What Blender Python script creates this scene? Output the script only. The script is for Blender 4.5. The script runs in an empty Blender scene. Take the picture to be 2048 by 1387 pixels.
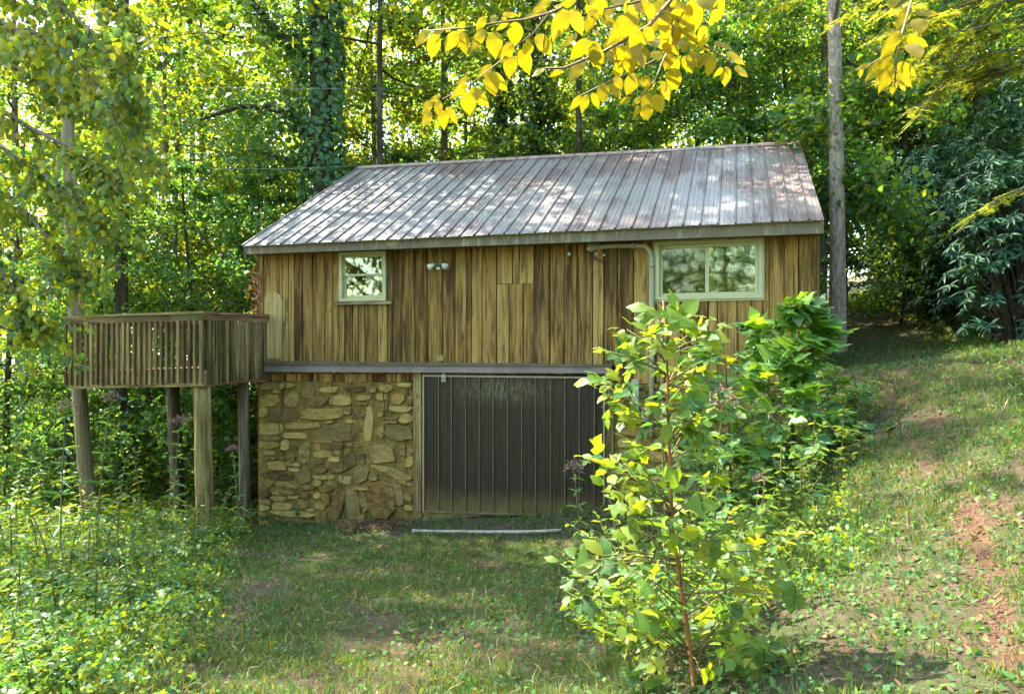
import bpy, math, random
import numpy as np
from mathutils import Vector, Matrix, Quaternion

random.seed(7)
RNG = np.random.default_rng(11)
S = bpy.context.scene
COL = S.collection
R = math.radians
FPX = 1500.0          # focal length in pixels of the 2048 px wide photograph
CX, CY = 1024.0, 693.5
CZ = 2.5              # eye height above the sill of the sliding door

# ------------------------------------------------------------------ camera, sky, sun, exposure
cam = bpy.data.cameras.new('camera')
cam.sensor_width = 36.0
cam.lens = FPX / 2048 * 36
cam.clip_end = 400
cam.clip_start = 0.05
camo = bpy.data.objects.new('camera', cam)
camo.location = (0, 0, CZ)
camo.rotation_euler = (R(90), 0, 0)
COL.objects.link(camo)
S.camera = camo

SUN_EL = R(56)
SUN_AZ = R(-62)       # measured from +Y (away from the camera) towards +X
W = bpy.data.worlds.new('World')
S.world = W
W.use_nodes = True
wn = W.node_tree.nodes
bg = wn['Background']
sky = wn.new('ShaderNodeTexSky')
sky.sky_type = 'NISHITA'
sky.sun_disc = False
sky.sun_elevation = SUN_EL
sky.sun_rotation = SUN_AZ
sky.air_density = 1.0
sky.dust_density = 1.6
W.node_tree.links.new(sky.outputs[0], bg.inputs[0])
bg.inputs[1].default_value = 0.15

sl = bpy.data.lights.new('sun', 'SUN')
sl.energy = 3.3
sl.angle = R(0.53)
sl.color = (1.0, 0.93, 0.80)
so = bpy.data.objects.new('sun', sl)
sd = Vector((math.sin(SUN_AZ) * math.cos(SUN_EL), math.cos(SUN_AZ) * math.cos(SUN_EL), math.sin(SUN_EL)))
so.rotation_euler = sd.to_track_quat('Z', 'Y').to_euler()
so.location = (0, 0, 30)
COL.objects.link(so)

S.view_settings.view_transform = 'Standard'
S.view_settings.look = 'None'
S.view_settings.gamma = 1
S.view_settings.exposure = 3.2
S.cycles.use_denoising = True
S.cycles.max_bounces = 6
S.cycles.diffuse_bounces = 4
S.cycles.glossy_bounces = 3
S.cycles.transmission_bounces = 5
S.cycles.transparent_max_bounces = 6
S.cycles.sample_clamp_indirect = 6
S.cycles.use_adaptive_sampling = True
S.cycles.adaptive_threshold = 0.025


# ------------------------------------------------------------------ helpers
def at(px, py, Y):
    """point at distance Y seen at a pixel of the photograph"""
    return Vector(((px - CX) / FPX * Y, Y, CZ - (py - CY) / FPX * Y))


def np_mesh(name, V, F, mats=(), smooth=False, mi=None):
    V = np.asarray(V, dtype=np.float32)
    F = np.asarray(F, dtype=np.int32)
    k = F.shape[1]
    me = bpy.data.meshes.new(name)
    me.vertices.add(len(V))
    me.vertices.foreach_set('co', V.ravel())
    me.loops.add(F.size)
    me.loops.foreach_set('vertex_index', F.ravel())
    me.polygons.add(len(F))
    me.polygons.foreach_set('loop_start', np.arange(0, F.size, k, dtype=np.int32))
    for m in mats:
        me.materials.append(m)
    if mi is not None:
        me.polygons.foreach_set('material_index', np.asarray(mi, dtype=np.int32))
    if smooth:
        me.polygons.foreach_set('use_smooth', np.ones(len(F), dtype=bool))
    me.update(calc_edges=True)
    return me


class MB:
    """collects shapes, then links them as one mesh object"""
    def __init__(self):
        self.v = []
        self.f = []

    def add(self, vs, fs):
        n = len(self.v)
        self.v += [tuple(v) for v in vs]
        self.f += [tuple(i + n for i in f) for f in fs]
        return self

    def box(self, x0, x1, y0, y1, z0, z1):
        return self.hexa([(x0, y0, z0), (x1, y0, z0), (x1, y1, z0), (x0, y1, z0),
                          (x0, y0, z1), (x1, y0, z1), (x1, y1, z1), (x0, y1, z1)])

    def hexa(self, p):
        return self.add(p, [(3, 2, 1, 0), (4, 5, 6, 7), (0, 1, 5, 4), (1, 2, 6, 5), (2, 3, 7, 6), (3, 0, 4, 7)])

    def cbox(self, x0, x1, y0, y1, z0, z1, b=0.006):
        """box with its long vertical front edges chamfered (front = -y)"""
        prof = [(x0 + b, y0), (x1 - b, y0), (x1, y0 + b), (x1, y1), (x0, y1), (x0, y0 + b)]
        vs = [(x, y, z0) for x, y in prof] + [(x, y, z1) for x, y in prof]
        fs = [tuple(range(5, -1, -1)), tuple(range(6, 12))]
        fs += [(i, (i + 1) % 6, (i + 1) % 6 + 6, i + 6) for i in range(6)]
        return self.add(vs, fs)

    def tube(self, pts, rad, n=8, cap=True):
        pts = [Vector(p) for p in pts]
        if not hasattr(rad, '__len__'):
            rad = [rad] * len(pts)
        vs, fs = [], []
        up = Vector((0.13, 0.31, 0.94))
        for i, p in enumerate(pts):
            d = (pts[min(i + 1, len(pts) - 1)] - pts[max(i - 1, 0)]).normalized()
            a = d.cross(up)
            if a.length < 1e-3:
                a = d.cross(Vector((1, 0, 0)))
            a.normalize()
            b = d.cross(a)
            for k in range(n):
                t = 2 * math.pi * k / n
                vs.append(p + (a * math.cos(t) + b * math.sin(t)) * rad[i])
        for i in range(len(pts) - 1):
            for k in range(n):
                fs.append((i * n + k, i * n + (k + 1) % n, (i + 1) * n + (k + 1) % n, (i + 1) * n + k))
        if cap:
            fs.append(tuple(range(n - 1, -1, -1)))
            fs.append(tuple(range((len(pts) - 1) * n, len(pts) * n)))
        return self.add(vs, fs)

    def bar(self, p0, p1, w, h, up=(0, 0, 1)):
        """rectangular bar from p0 to p1, w across, h along up"""
        p0, p1, up = Vector(p0), Vector(p1), Vector(up)
        d = (p1 - p0).normalized()
        a = d.cross(up).normalized() * (w / 2)
        b = a.cross(d).normalized() * (h / 2)
        return self.hexa([p0 - a - b, p0 + a - b, p1 + a - b, p1 - a - b,
                          p0 - a + b, p0 + a + b, p1 + a + b, p1 - a + b])

    def mesh(self, name, mat, smooth=False):
        me = bpy.data.meshes.new(name)
        me.from_pydata(self.v, [], self.f)
        if mat:
            me.materials.append(mat)
        if smooth:
            me.polygons.foreach_set('use_smooth', np.ones(len(me.polygons), dtype=bool))
        me.update()
        return me

    def build(self, name, mat, parent=None, smooth=False):
        return link(name, self.mesh(name, mat, smooth), parent)


def link(name, me, parent=None):
    o = bpy.data.objects.new(name, me)
    COL.objects.link(o)
    if parent is not None:
        o.parent = parent
    return o


def tag(o, label, cat, group=None):
    o['label'] = label
    o['category'] = cat
    if group:
        o['group'] = group
    return o


def thing(name, label, cat, loc=(0, 0, 0), rz=0, group=None):
    o = bpy.data.objects.new(name, None)
    o.empty_display_size = 0.2
    COL.objects.link(o)
    o.location = loc
    o.rotation_euler = (0, 0, rz)
    return tag(o, label, cat, group)


# ------------------------------------------------------------------ material helpers
def newmat(name):
    m = bpy.data.materials.new(name)
    m.use_nodes = True
    nt = m.node_tree
    nt.nodes.clear()
    out = nt.nodes.new('ShaderNodeOutputMaterial')
    return m, nt, out


class NT:
    def __init__(self, nt):
        self.nt = nt

    def n(self, typ, **kw):
        nd = self.nt.nodes.new('ShaderNode' + typ)
        for k, v in kw.items():
            if isinstance(k, str) and k.startswith('i_'):
                nd.inputs[k[2:]].default_value = v
            else:
                setattr(nd, k, v)
        return nd

    def l(self, a, b):
        self.nt.links.new(a, b)

    def coords(self, scale=(1, 1, 1), kind='Object', rnd=True):
        tc = self.n('TexCoord')
        mp = self.n('Mapping')
        mp.inputs['Scale'].default_value = scale
        self.l(tc.outputs[kind], mp.inputs['Vector'])
        if rnd:
            oi = self.n('ObjectInfo')
            mu = self.n('Math', operation='MULTIPLY')
            mu.inputs[1].default_value = 97.0
            self.l(oi.outputs['Random'], mu.inputs[0])
            cb = self.n('CombineXYZ')
            for i in range(3):
                self.l(mu.outputs[0], cb.inputs[i])
            self.l(cb.outputs[0], mp.inputs['Location'])
        return mp.outputs[0]

    def noise(self, vec, scale, detail=5, rough=0.6, dist=0.0):
        nd = self.n('TexNoise')
        nd.inputs['Scale'].default_value = scale
        nd.inputs['Detail'].default_value = detail
        nd.inputs['Roughness'].default_value = rough
        nd.inputs['Distortion'].default_value = dist
        self.l(vec, nd.inputs['Vector'])
        return nd.outputs['Fac']

    def ramp(self, fac, stops):
        r = self.n('ValToRGB')
        els = r.color_ramp.elements
        while len(els) < len(stops):
            els.new(0.5)
        for e, (p, c) in zip(els, stops):
            e.position = p
            e.color = (*c, 1) if len(c) == 3 else c
        self.l(fac, r.inputs[0])
        return r.outputs[0]

    def mix(self, fac, a, b, blend='MIX'):
        m = self.n('Mix', data_type='RGBA', blend_type=blend)
        if isinstance(fac, (int, float)):
            m.inputs[0].default_value = fac
        else:
            self.l(fac, m.inputs[0])
        for s, v in ((m.inputs[6], a), (m.inputs[7], b)):
            if isinstance(v, tuple):
                s.default_value = (*v, 1)
            else:
                self.l(v, s)
        return m.outputs[2]

    def math(self, op, a, b=None):
        m = self.n('Math', operation=op)
        for s, v in zip(m.inputs, (a, b)):
            if v is None:
                continue
            if isinstance(v, (int, float)):
                s.default_value = v
            else:
                self.l(v, s)
        return m.outputs[0]

    def bsdf(self, out, col, rough=0.7, bump=None, bstr=0.3, bdist=0.02, spec=0.3, metal=0.0):
        p = self.n('BsdfPrincipled')
        if isinstance(col, tuple):
            p.inputs['Base Color'].default_value = (*col, 1)
        else:
            self.l(col, p.inputs['Base Color'])
        if isinstance(rough, (int, float)):
            p.inputs['Roughness'].default_value = rough
        else:
            self.l(rough, p.inputs['Roughness'])
        p.inputs['Specular IOR Level'].default_value = spec
        p.inputs['Metallic'].default_value = metal
        if bump is not None:
            b = self.n('Bump')
            b.inputs['Strength'].default_value = bstr
            b.inputs['Distance'].default_value = bdist
            self.l(bump, b.inputs['Height'])
            self.l(b.outputs[0], p.inputs['Normal'])
        self.l(p.outputs[0], out.inputs['Surface'])
        return p


def mat_plain(name, col, rough=0.6, var=0.15, scale=8, spec=0.3, metal=0.0, bstr=0.15):
    m, nt, out = newmat(name)
    t = NT(nt)
    v = t.coords()
    n = t.noise(v, scale)
    c = t.ramp(n, [(0.3, tuple(x * (1 - var) for x in col)), (0.7, tuple(min(1, x * (1 + var)) for x in col))])
    t.bsdf(out, c, rough, n, bstr, 0.01, spec, metal)
    return m


def mat_leaf(name, cols, trans=0.45, tcol=None, rough=0.42, spec=0.35, hue=0.02, val=0.25, vein=False, vcol=(0.20, 0.16, 0.01), vamt=0.30):
    """cols: list of colours picked per leaf; translucent so that back light glows through"""
    m, nt, out = newmat(name)
    t = NT(nt)
    geo = t.n('NewGeometry')
    oi = t.n('ObjectInfo')
    rnd = geo.outputs['Random Per Island']
    if vein:
        rnd = oi.outputs['Random']
    stops = [(i / max(1, len(cols) - 1), c) for i, c in enumerate(cols)]
    c = t.ramp(rnd, stops)
    hs = t.n('HueSaturation')
    h = t.math('MULTIPLY', oi.outputs['Random'], hue * 2)
    h = t.math('ADD', h, 0.5 - hue)
    t.l(h, hs.inputs['Hue'])
    w = t.n('TexWhiteNoise', noise_dimensions='1D')
    t.l(t.math('MULTIPLY', oi.outputs['Random'], 31.7), w.inputs['W'])
    t.l(t.math('ADD', t.math('MULTIPLY', w.outputs[0], val * 2), 1 - val), hs.inputs['Value'])
    t.l(c, hs.inputs['Color'])
    c = hs.outputs[0]
    if vein:
        tc = t.n('TexCoord')
        sx = t.n('SeparateXYZ')
        t.l(tc.outputs['Object'], sx.inputs[0])
        ax = t.math('ABSOLUTE', sx.outputs[0])
        a = t.math('SUBTRACT', sx.outputs[1], t.math('MULTIPLY', ax, 0.8))
        st = t.math('SINE', t.math('MULTIPLY', a, 62.0))
        st = t.math('GREATER_THAN', st, 0.86)
        mid = t.math('LESS_THAN', ax, 0.012)
        fac = t.math('MULTIPLY', t.math('MAXIMUM', st, mid), vamt)
        c = t.mix(fac, c, vcol)
        sp = t.noise(t.coords((1, 1, 1)), 14, 2)
        c = t.mix(t.math('MULTIPLY', t.math('GREATER_THAN', sp, 0.73), 0.7), c, (0.12, 0.07, 0.015))
    p = t.n('BsdfPrincipled')
    t.l(c, p.inputs['Base Color'])
    p.inputs['Roughness'].default_value = rough
    p.inputs['Specular IOR Level'].default_value = spec
    tr = t.n('BsdfTranslucent')
    if tcol is None:
        tc_ = t.mix(1.0, c, (2.1, 1.75, 0.35), 'MULTIPLY')
    else:
        tc_ = t.mix(0.75, c, tcol)
    t.l(tc_, tr.inputs[0])
    ms = t.n('MixShader')
    ms.inputs[0].default_value = trans
    t.l(p.outputs[0], ms.inputs[1])
    t.l(tr.outputs[0], ms.inputs[2])
    t.l(ms.outputs[0], out.inputs['Surface'])
    return m


def mat_wood(name, dark, mid, pale, green=0.0, grain=1.0, axis='z', knots=True, streak=0.5):
    m, nt, out = newmat(name)
    t = NT(nt)
    if axis == 'z':
        sc, sk, sw = (26, 26, 1.1), (4.6, 4.6, 1.9), (11, 11, 0.8)
    elif axis == 'x':
        sc, sk, sw = (1.5, 38, 38), (2.1, 5.5, 5.5), (0.7, 9, 9)
    else:
        sc, sk, sw = (38, 1.5, 38), (5.5, 2.1, 5.5), (9, 0.7, 9)
    g = t.noise(t.coords(sc), 1.0, 6, 0.68, 0.6)
    w = t.noise(t.coords(sw), 1.0, 4, 0.6, 0.3)
    b = t.noise(t.coords((1.7, 1.7, 1.7)), 1.0, 4, 0.6)
    oi = t.n('ObjectInfo')
    f = t.math('ADD', t.math('MULTIPLY', g, 0.75), t.math('MULTIPLY', w, 0.65))
    f = t.math('ADD', f, t.math('MULTIPLY', t.math('SUBTRACT', oi.outputs['Random'], 0.5), 0.24))
    c = t.ramp(f, [(0.53, dark), (0.68, mid), (0.85, pale)])
    # dark weather streaks
    sfac = t.ramp(t.noise(t.coords(tuple(x * 0.6 for x in sw)), 2.2, 6, 0.75, 0.6), [(0.52, (0, 0, 0)), (0.60, (1, 1, 1))])
    c = t.mix(t.math('MULTIPLY', sfac, streak), c, (dark[0] * 0.45, dark[1] * 0.45, dark[2] * 0.45))
    if knots:
        vo = t.n('TexVoronoi')
        vo.inputs['Scale'].default_value = 1.0
        t.l(t.coords(sk), vo.inputs['Vector'])
        kf = t.ramp(vo.outputs['Distance'], [(0.05, (1, 1, 1)), (0.13, (0, 0, 0))])
        c = t.mix(t.math('MULTIPLY', kf, 0.6), c, (dark[0] * 0.35, dark[1] * 0.3, dark[2] * 0.3))
    if name == 'siding_wood':
        # rain grey towards pale silver in places
        gp = t.ramp(t.noise(t.coords((6, 6, .9)), 1.0, 4, .6), [(.55, (0, 0, 0)), (.72, (.55, .55, .55))])
        c = t.mix(gp, c, (0.27, 0.185, 0.062))
    if green:
        gf = t.ramp(b, [(0.45, (0, 0, 0)), (0.75, (1, 1, 1))])
        c = t.mix(t.math('MULTIPLY', gf, green), c, (0.16, 0.19, 0.05))
    t.bsdf(out, c, 0.82, g, 0.5 * grain, 0.012, 0.2)
    return m


def mat_stone(name, cols):
    m, nt, out = newmat(name)
    t = NT(nt)
    v = t.coords((6, 6, 14))
    n = t.noise(v, 1.3, 7, 0.7, 0.8)
    n2 = t.noise(t.coords((2, 2, 2)), 2.0, 4, 0.6)
    oi = t.n('ObjectInfo')
    f = t.math('ADD', t.math('MULTIPLY', n, 0.8), t.math('MULTIPLY', t.math('SUBTRACT', oi.outputs['Random'], 0.5), 0.25))
    c = t.ramp(f, [(0.22, cols[0]), (0.42, cols[1]), (0.66, cols[2])])
    c = t.mix(t.ramp(n2, [(0.5, (0, 0, 0)), (0.8, (0.65, 0.65, 0.65))]), c, (0.30, 0.235, 0.07))
    t.bsdf(out, c, 0.85, n, 0.7, 0.03, 0.25)
    return m


# ------------------------------------------------------------------ materials
M = {}
M['siding'] = mat_wood('siding_wood', (0.050, 0.028, 0.006), (0.188, 0.108, 0.021), (0.32, 0.212, 0.056), green=0.10, streak=0.65)
M['siding_side'] = M['siding']
M['lintel_wood'] = mat_wood('lintel_wood', (0.04, 0.022, 0.007), (0.17, 0.095, 0.022), (0.33, 0.20, 0.05), knots=False)
M['post_wood'] = mat_wood('post_wood', (0.06, 0.038, 0.013), (0.17, 0.115, 0.038), (0.30, 0.23, 0.09), green=0.2)
M['deck_wood'] = mat_wood('deck_wood', (0.036, 0.023, 0.008), (0.12, 0.082, 0.027), (0.26, 0.20, 0.08), green=0.35)
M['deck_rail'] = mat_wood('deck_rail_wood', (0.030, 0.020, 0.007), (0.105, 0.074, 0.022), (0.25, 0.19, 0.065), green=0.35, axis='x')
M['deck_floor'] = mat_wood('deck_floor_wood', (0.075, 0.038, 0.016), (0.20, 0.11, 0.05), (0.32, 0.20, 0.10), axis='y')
M['log_dark'] = mat_wood('log_dark_wood', (0.018, 0.012, 0.006), (0.055, 0.040, 0.020), (0.15, 0.12, 0.07), green=0.12)
M['log_pale'] = mat_wood('log_pale_wood', (0.050, 0.034, 0.010), (0.165, 0.120, 0.036), (0.32, 0.25, 0.09), green=0.35)
M['backing'] = mat_plain('backing_dark', (0.018, 0.013, 0.008), 0.9)
M['mortar'] = None
M['ochre'] = mat_stone('ochre_stone', [(0.09, 0.062, 0.014), (0.25, 0.18, 0.042), (0.42, 0.32, 0.095)])
M['grey'] = mat_stone('grey_stone', [(0.050, 0.034, 0.010), (0.135, 0.097, 0.028), (0.25, 0.185, 0.060)])
M['pale'] = mat_stone('pale_stone', [(0.09, 0.064, 0.018), (0.24, 0.178, 0.050), (0.37, 0.285, 0.090)])
M['rust'] = mat_stone('rust_stone', [(0.075, 0.040, 0.010), (0.21, 0.125, 0.026), (0.34, 0.22, 0.055)])
M['frame'] = mat_plain('window_vinyl', (0.37, 0.37, 0.175), 0.5, 0.08)
M['fascia'] = None
M['trackmetal'] = mat_plain('track_metal', (0.15, 0.125, 0.10), 0.45, 0.25, 3, 0.5)
M['trackcap'] = mat_plain('track_cap', (0.075, 0.062, 0.036), 0.5, 0.3, 4)
M['doortrim'] = mat_plain('door_trim', (0.21, 0.20, 0.105), 0.5, 0.15)
M['hanger'] = mat_plain('hanger_metal', (0.25, 0.26, 0.15), 0.5, 0.15)
M['conduit'] = mat_plain('conduit_pvc', (0.25, 0.25, 0.14), 0.5, 0.12)
M['pvc'] = mat_plain('white_pvc', (0.27, 0.25, 0.18), 0.5, 0.18)
M['cable'] = mat_plain('black_cable', (0.02, 0.02, 0.018), 0.5)
M['wire'] = mat_plain('pale_wire', (0.25, 0.25, 0.23), 0.4)
M['bulb'] = mat_plain('lamp_bulb', (0.48, 0.49, 0.36), 0.25, 0.08, spec=0.6)
M['lampbody'] = mat_plain('lamp_body', (0.10, 0.10, 0.06), 0.6)
M['curtain'] = mat_plain('curtain', (0.55, 0.55, 0.48), 0.9)
M['interior'] = mat_plain('interior', (0.05, 0.042, 0.03), 0.9)
M['box'] = mat_plain('meter_box', (0.27, 0.275, 0.18), 0.5)
M['vine'] = mat_plain('dry_vine', (0.045, 0.028, 0.012), 0.9)
M['twig'] = mat_plain('twig', (0.16, 0.105, 0.05), 0.7, 0.3, 20)
M['stem_red'] = mat_plain('red_stem', (0.20, 0.085, 0.022), 0.6, 0.3, 12)
M['stem'] = mat_plain('weed_stem', (0.12, 0.10, 0.035), 0.7, 0.3, 12)
M['flower'] = mat_plain('flower_head', (0.20, 0.125, 0.10), 0.9, 0.35, 30)


def mk_mortar():
    m, nt, out = newmat('ochre_mortar')
    t = NT(nt)
    n = t.noise(t.coords((1, 1, 1), rnd=False), 9, 8, 0.7)
    n2 = t.noise(t.coords((1, 1, 1), rnd=False), 1.4, 4)
    c = t.ramp(n, [(0.3, (0.075, 0.05, 0.012)), (0.55, (0.19, 0.135, 0.034)), (0.8, (0.31, 0.23, 0.066))])  # ochre darkened so the joints carry their shade in the colour
    c = t.mix(t.ramp(n2, [(0.45, (0, 0, 0)), (0.75, (0.7, 0.7, 0.7))]), c, (0.15, 0.115, 0.028))
    t.bsdf(out, c, 0.95, n, 0.8, 0.03, 0.1)
    return m


def mk_fascia():
    m, nt, out = newmat('fascia_paint')
    t = NT(nt)
    n = t.noise(t.coords((14, 14, 2.5), rnd=False), 1, 5, 0.65, 0.6)
    n2 = t.noise(t.coords((0.9, 1, 1), rnd=False), 1.2, 3)
    c = t.ramp(n, [(0.3, (0.085, 0.070, 0.034)), (0.62, (0.14, 0.118, 0.060))])
    st = t.ramp(t.math('MULTIPLY', n, t.math('ADD', n2, 0.45)), [(0.52, (0, 0, 0)), (0.64, (0.75, 0.75, 0.75))])
    c = t.mix(st, c, (0.26, 0.28, 0.13))
    t.bsdf(out, c, 0.6, n, 0.1)
    return m


def mk_roof():
    m, nt, out = newmat('roof_sheet_metal')
    t = NT(nt)
    tc = t.n('TexCoord')
    uv = tc.outputs['UV']              # u metres along the eave, v metres up the slope

    def cs(sc, loc=(0, 0, 0)):
        mp = t.n('Mapping')
        mp.inputs['Scale'].default_value = sc
        mp.inputs['Location'].default_value = loc
        t.l(uv, mp.inputs['Vector'])
        return mp.outputs[0]
    fine = t.noise(cs((36, 3.0, 1)), 1, 5, 0.7, 0.4)
    big = t.noise(cs((0.62, 0.55, 1), (3.1, 0.7, 0)), 1.0, 3, 0.55)
    mid = t.noise(cs((5.0, 0.9, 1)), 1.0, 4, 0.6, 0.5)
    base = t.ramp(fine, [(0.25, (0.14, 0.134, 0.127)), (0.7, (0.225, 0.217, 0.207))])
    sx = t.n('SeparateXYZ')
    t.l(uv, sx.inputs[0])
    gu = t.math('MULTIPLY', sx.outputs[0], 0.018)            # the paint has peeled more towards the right end
    gv = t.math('MULTIPLY', t.math('POWER', t.math('MULTIPLY', sx.outputs[1], 0.25), 3.0), 0.10)
    f = t.math('ADD', t.math('MULTIPLY', fine, 0.55), t.math('MULTIPLY', big, 0.75))
    f = t.math('ADD', t.math('ADD', f, t.math('MULTIPLY', mid, 0.5)), t.math('ADD', gu, gv))
    wear = t.ramp(f, [(1.09, (0, 0, 0)), (1.20, (1, 1, 1))])
    # ColorRamp clamps at 1, so rescale first
    f2 = t.math('SUBTRACT', f, 0.6)
    wear = t.ramp(f2, [(0.37, (0, 0, 0)), (0.53, (0.9, 0.9, 0.9))])
    c = t.mix(wear, base, (0.085, 0.045, 0.036))
    dirt = t.ramp(t.noise(cs((2.5, 0.8, 1)), 1.5, 5, 0.7), [(0.35, (0, 0, 0)), (0.85, (0.6, 0.6, 0.6))])
    c = t.mix(dirt, c, (0.17, 0.155, 0.13))
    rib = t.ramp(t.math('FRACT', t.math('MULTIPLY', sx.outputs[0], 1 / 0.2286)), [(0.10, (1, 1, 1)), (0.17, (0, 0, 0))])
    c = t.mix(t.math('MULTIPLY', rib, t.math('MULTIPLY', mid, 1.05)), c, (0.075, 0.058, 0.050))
    rg = t.ramp(wear, [(0, (0.38, 0.38, 0.38)), (1, (0.7, 0.7, 0.7))])
    t.bsdf(out, c, rg, fine, 0.06, 0.005, 0.5)
    return m


def mk_door():
    m, nt, out = newmat('door_sheet_metal')
    t = NT(nt)
    v = t.coords((30, 30, 1.2), rnd=False)
    n = t.noise(v, 1, 5, 0.65)
    c = t.ramp(n, [(0.3, (0.014, 0.0095, 0.0036)), (0.7, (0.036, 0.025, 0.009))])
    tc = t.n('TexCoord')
    sx = t.n('SeparateXYZ')
    t.l(tc.outputs['Object'], sx.inputs[0])
    # mud splash along the foot, mildew under the head
    n3 = t.noise(t.coords((3, 3, 3), rnd=False), 2, 5, 0.7)
    low = t.math('SUBTRACT', 0.62, t.math('ADD', sx.outputs[2], t.math('MULTIPLY', n3, 0.45)))
    low = t.ramp(low, [(0.0, (0, 0, 0)), (0.35, (0.8, 0.8, 0.8))])
    c = t.mix(low, c, (0.13, 0.092, 0.026))
    up = t.math('MULTIPLY', t.ramp(sx.outputs[2], [(0.0, (0, 0, 0)), (1.0, (1, 1, 1))]), 1.0)
    z1 = t.math('SUBTRACT', 1.0, t.math('MULTIPLY', t.math('ABSOLUTE', t.math('SUBTRACT', sx.outputs[2], 1.86)), 3.4))
    x1 = t.math('SUBTRACT', 1.0, t.math('MULTIPLY', t.math('ABSOLUTE', t.math('ADD', sx.outputs[0], 0.15)), 0.95))
    mm = t.math('MULTIPLY', t.math('MAXIMUM', z1, 0.0), t.math('MAXIMUM', x1, 0.0))
    mm = t.math('MULTIPLY', mm, t.ramp(t.noise(t.coords((24, 24, 7), rnd=False), 1, 5, 0.7), [(0.42, (0, 0, 0)), (0.6, (1, 1, 1))]))
    c = t.mix(t.math('MULTIPLY', mm, .6), c, (0.20, 0.195, 0.085))
    t.bsdf(out, c, 0.55, n, 0.05, 0.005, 0.22)
    return m


def mk_glass(name, refl, tint):
    m, nt, out = newmat(name)
    t = NT(nt)
    n = t.noise(t.coords((1, 1, 1)), 2.2, 2)
    b = t.n('Bump')
    b.inputs['Strength'].default_value = 0.02
    b.inputs['Distance'].default_value = 0.05
    t.l(n, b.inputs['Height'])
    g = t.n('BsdfGlossy')
    g.inputs['Roughness'].default_value = 0.03
    g.inputs['Color'].default_value = (*tint, 1)
    t.l(b.outputs[0], g.inputs['Normal'])
    tr = t.n('BsdfTransparent')
    ms = t.n('MixShader')
    lw = t.n('LayerWeight')
    lw.inputs['Blend'].default_value = 0.35
    f = t.math('MINIMUM', t.math('ADD', t.math('MULTIPLY', lw.outputs['Fresnel'], 0.8), refl), 1.0)
    t.l(f, ms.inputs[0])
    t.l(tr.outputs[0], ms.inputs[1])
    t.l(g.outputs[0], ms.inputs[2])
    t.l(ms.outputs[0], out.inputs['Surface'])
    return m


def mk_bark(name, dark, pale, sc=(16, 16, 3.2)):
    m, nt, out = newmat(name)
    t = NT(nt)
    v = t.coords(sc)
    n = t.noise(v, 1.0, 6, 0.7, 0.8)
    n2 = t.noise(t.coords((1.3, 1.3, 0.7)), 1.5, 4, 0.6)
    c = t.ramp(n, [(0.32, dark), (0.68, pale)])
    c = t.mix(t.ramp(n2, [(0.5, (0, 0, 0)), (0.72, (0.55, 0.55, 0.55))]), c, (0.17, 0.19, 0.12))
    t.bsdf(out, c, 0.9, n, 0.9, 0.04, 0.1)
    return m


M['mortar'] = mk_mortar()
M['fascia'] = mk_fascia()
M['roof'] = mk_roof()
M['door'] = mk_door()
M['ribworn_highlight'] = mat_plain('worn_rib_highlight', (0.105, 0.082, 0.045), .5, .4, 6)  # paler brown paints a highlight, with wear, onto the rib crests
M['glass'] = mk_glass('window_glass', 0.10, (0.85, 0.95, 0.6))
M['screen_glass'] = mk_glass('screened_glass', 0.03, (0.75, 0.8, 0.5))
M['bark'] = mk_bark('grey_bark', (0.050, 0.040, 0.026), (0.20, 0.17, 0.115))
M['bark_pale'] = mk_bark('pale_bark', (0.095, 0.076, 0.056), (0.40, 0.345, 0.27), (20, 20, 7))
M['bark_dark'] = mk_bark('dark_bark', (0.020, 0.016, 0.010), (0.085, 0.072, 0.045))
M['pole'] = mk_bark('pole_wood', (0.09, 0.065, 0.03), (0.25, 0.20, 0.105), (20, 20, 1.0))

G = 1.0
M['lf_canopy'] = mat_leaf('canopy_leaves', [(0.045, 0.120, 0.045), (0.080, 0.165, 0.040), (0.130, 0.200, 0.028), (0.22, 0.24, 0.022)], 0.62, hue=0.025)
M['lf_under'] = mat_leaf('understory_leaves', [(0.036, 0.130, 0.072), (0.062, 0.170, 0.072), (0.115, 0.215, 0.050), (0.20, 0.25, 0.028)], 0.58, hue=0.025)
M['lf_far'] = mat_leaf('far_leaves', [(0.09, 0.19, 0.05), (0.18, 0.28, 0.04), (0.32, 0.33, 0.025)], 0.62)
M['lf_ivy'] = mat_leaf('ivy_leaves', [(0.028, 0.085, 0.038), (0.050, 0.135, 0.050), (0.090, 0.18, 0.048)], 0.3)
M['lf_near'] = mat_leaf('near_leaves', [(0.060, 0.150, 0.065), (0.10, 0.20, 0.050), (0.17, 0.24, 0.030), (0.26, 0.26, 0.02)], 0.55)
M['lf_hem'] = mat_leaf('hemlock_needles', [(0.08, 0.18, 0.045), (0.17, 0.23, 0.03), (0.27, 0.27, 0.02)], 0.55)
M['lf_rhodo'] = mat_leaf('rhododendron_leaves', [(0.012, 0.045, 0.025), (0.022, 0.068, 0.036), (0.040, 0.095, 0.048)], 0.15, rough=0.5, spec=0.18)  # dark tones put the thicket's shade into the leaf colour
M['lf_weed'] = mat_leaf('weed_leaves', [(0.035, 0.115, 0.045), (0.065, 0.155, 0.045), (0.12, 0.195, 0.030), (0.20, 0.22, 0.02)], 0.45)
M['lf_tulip'] = mat_leaf('tulip_leaf', [(0.055, 0.175, 0.070), (0.10, 0.225, 0.050), (0.18, 0.27, 0.025)], 0.5, vein=True, vcol=(0.16, 0.24, 0.07), vamt=0.3, val=.2)
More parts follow.
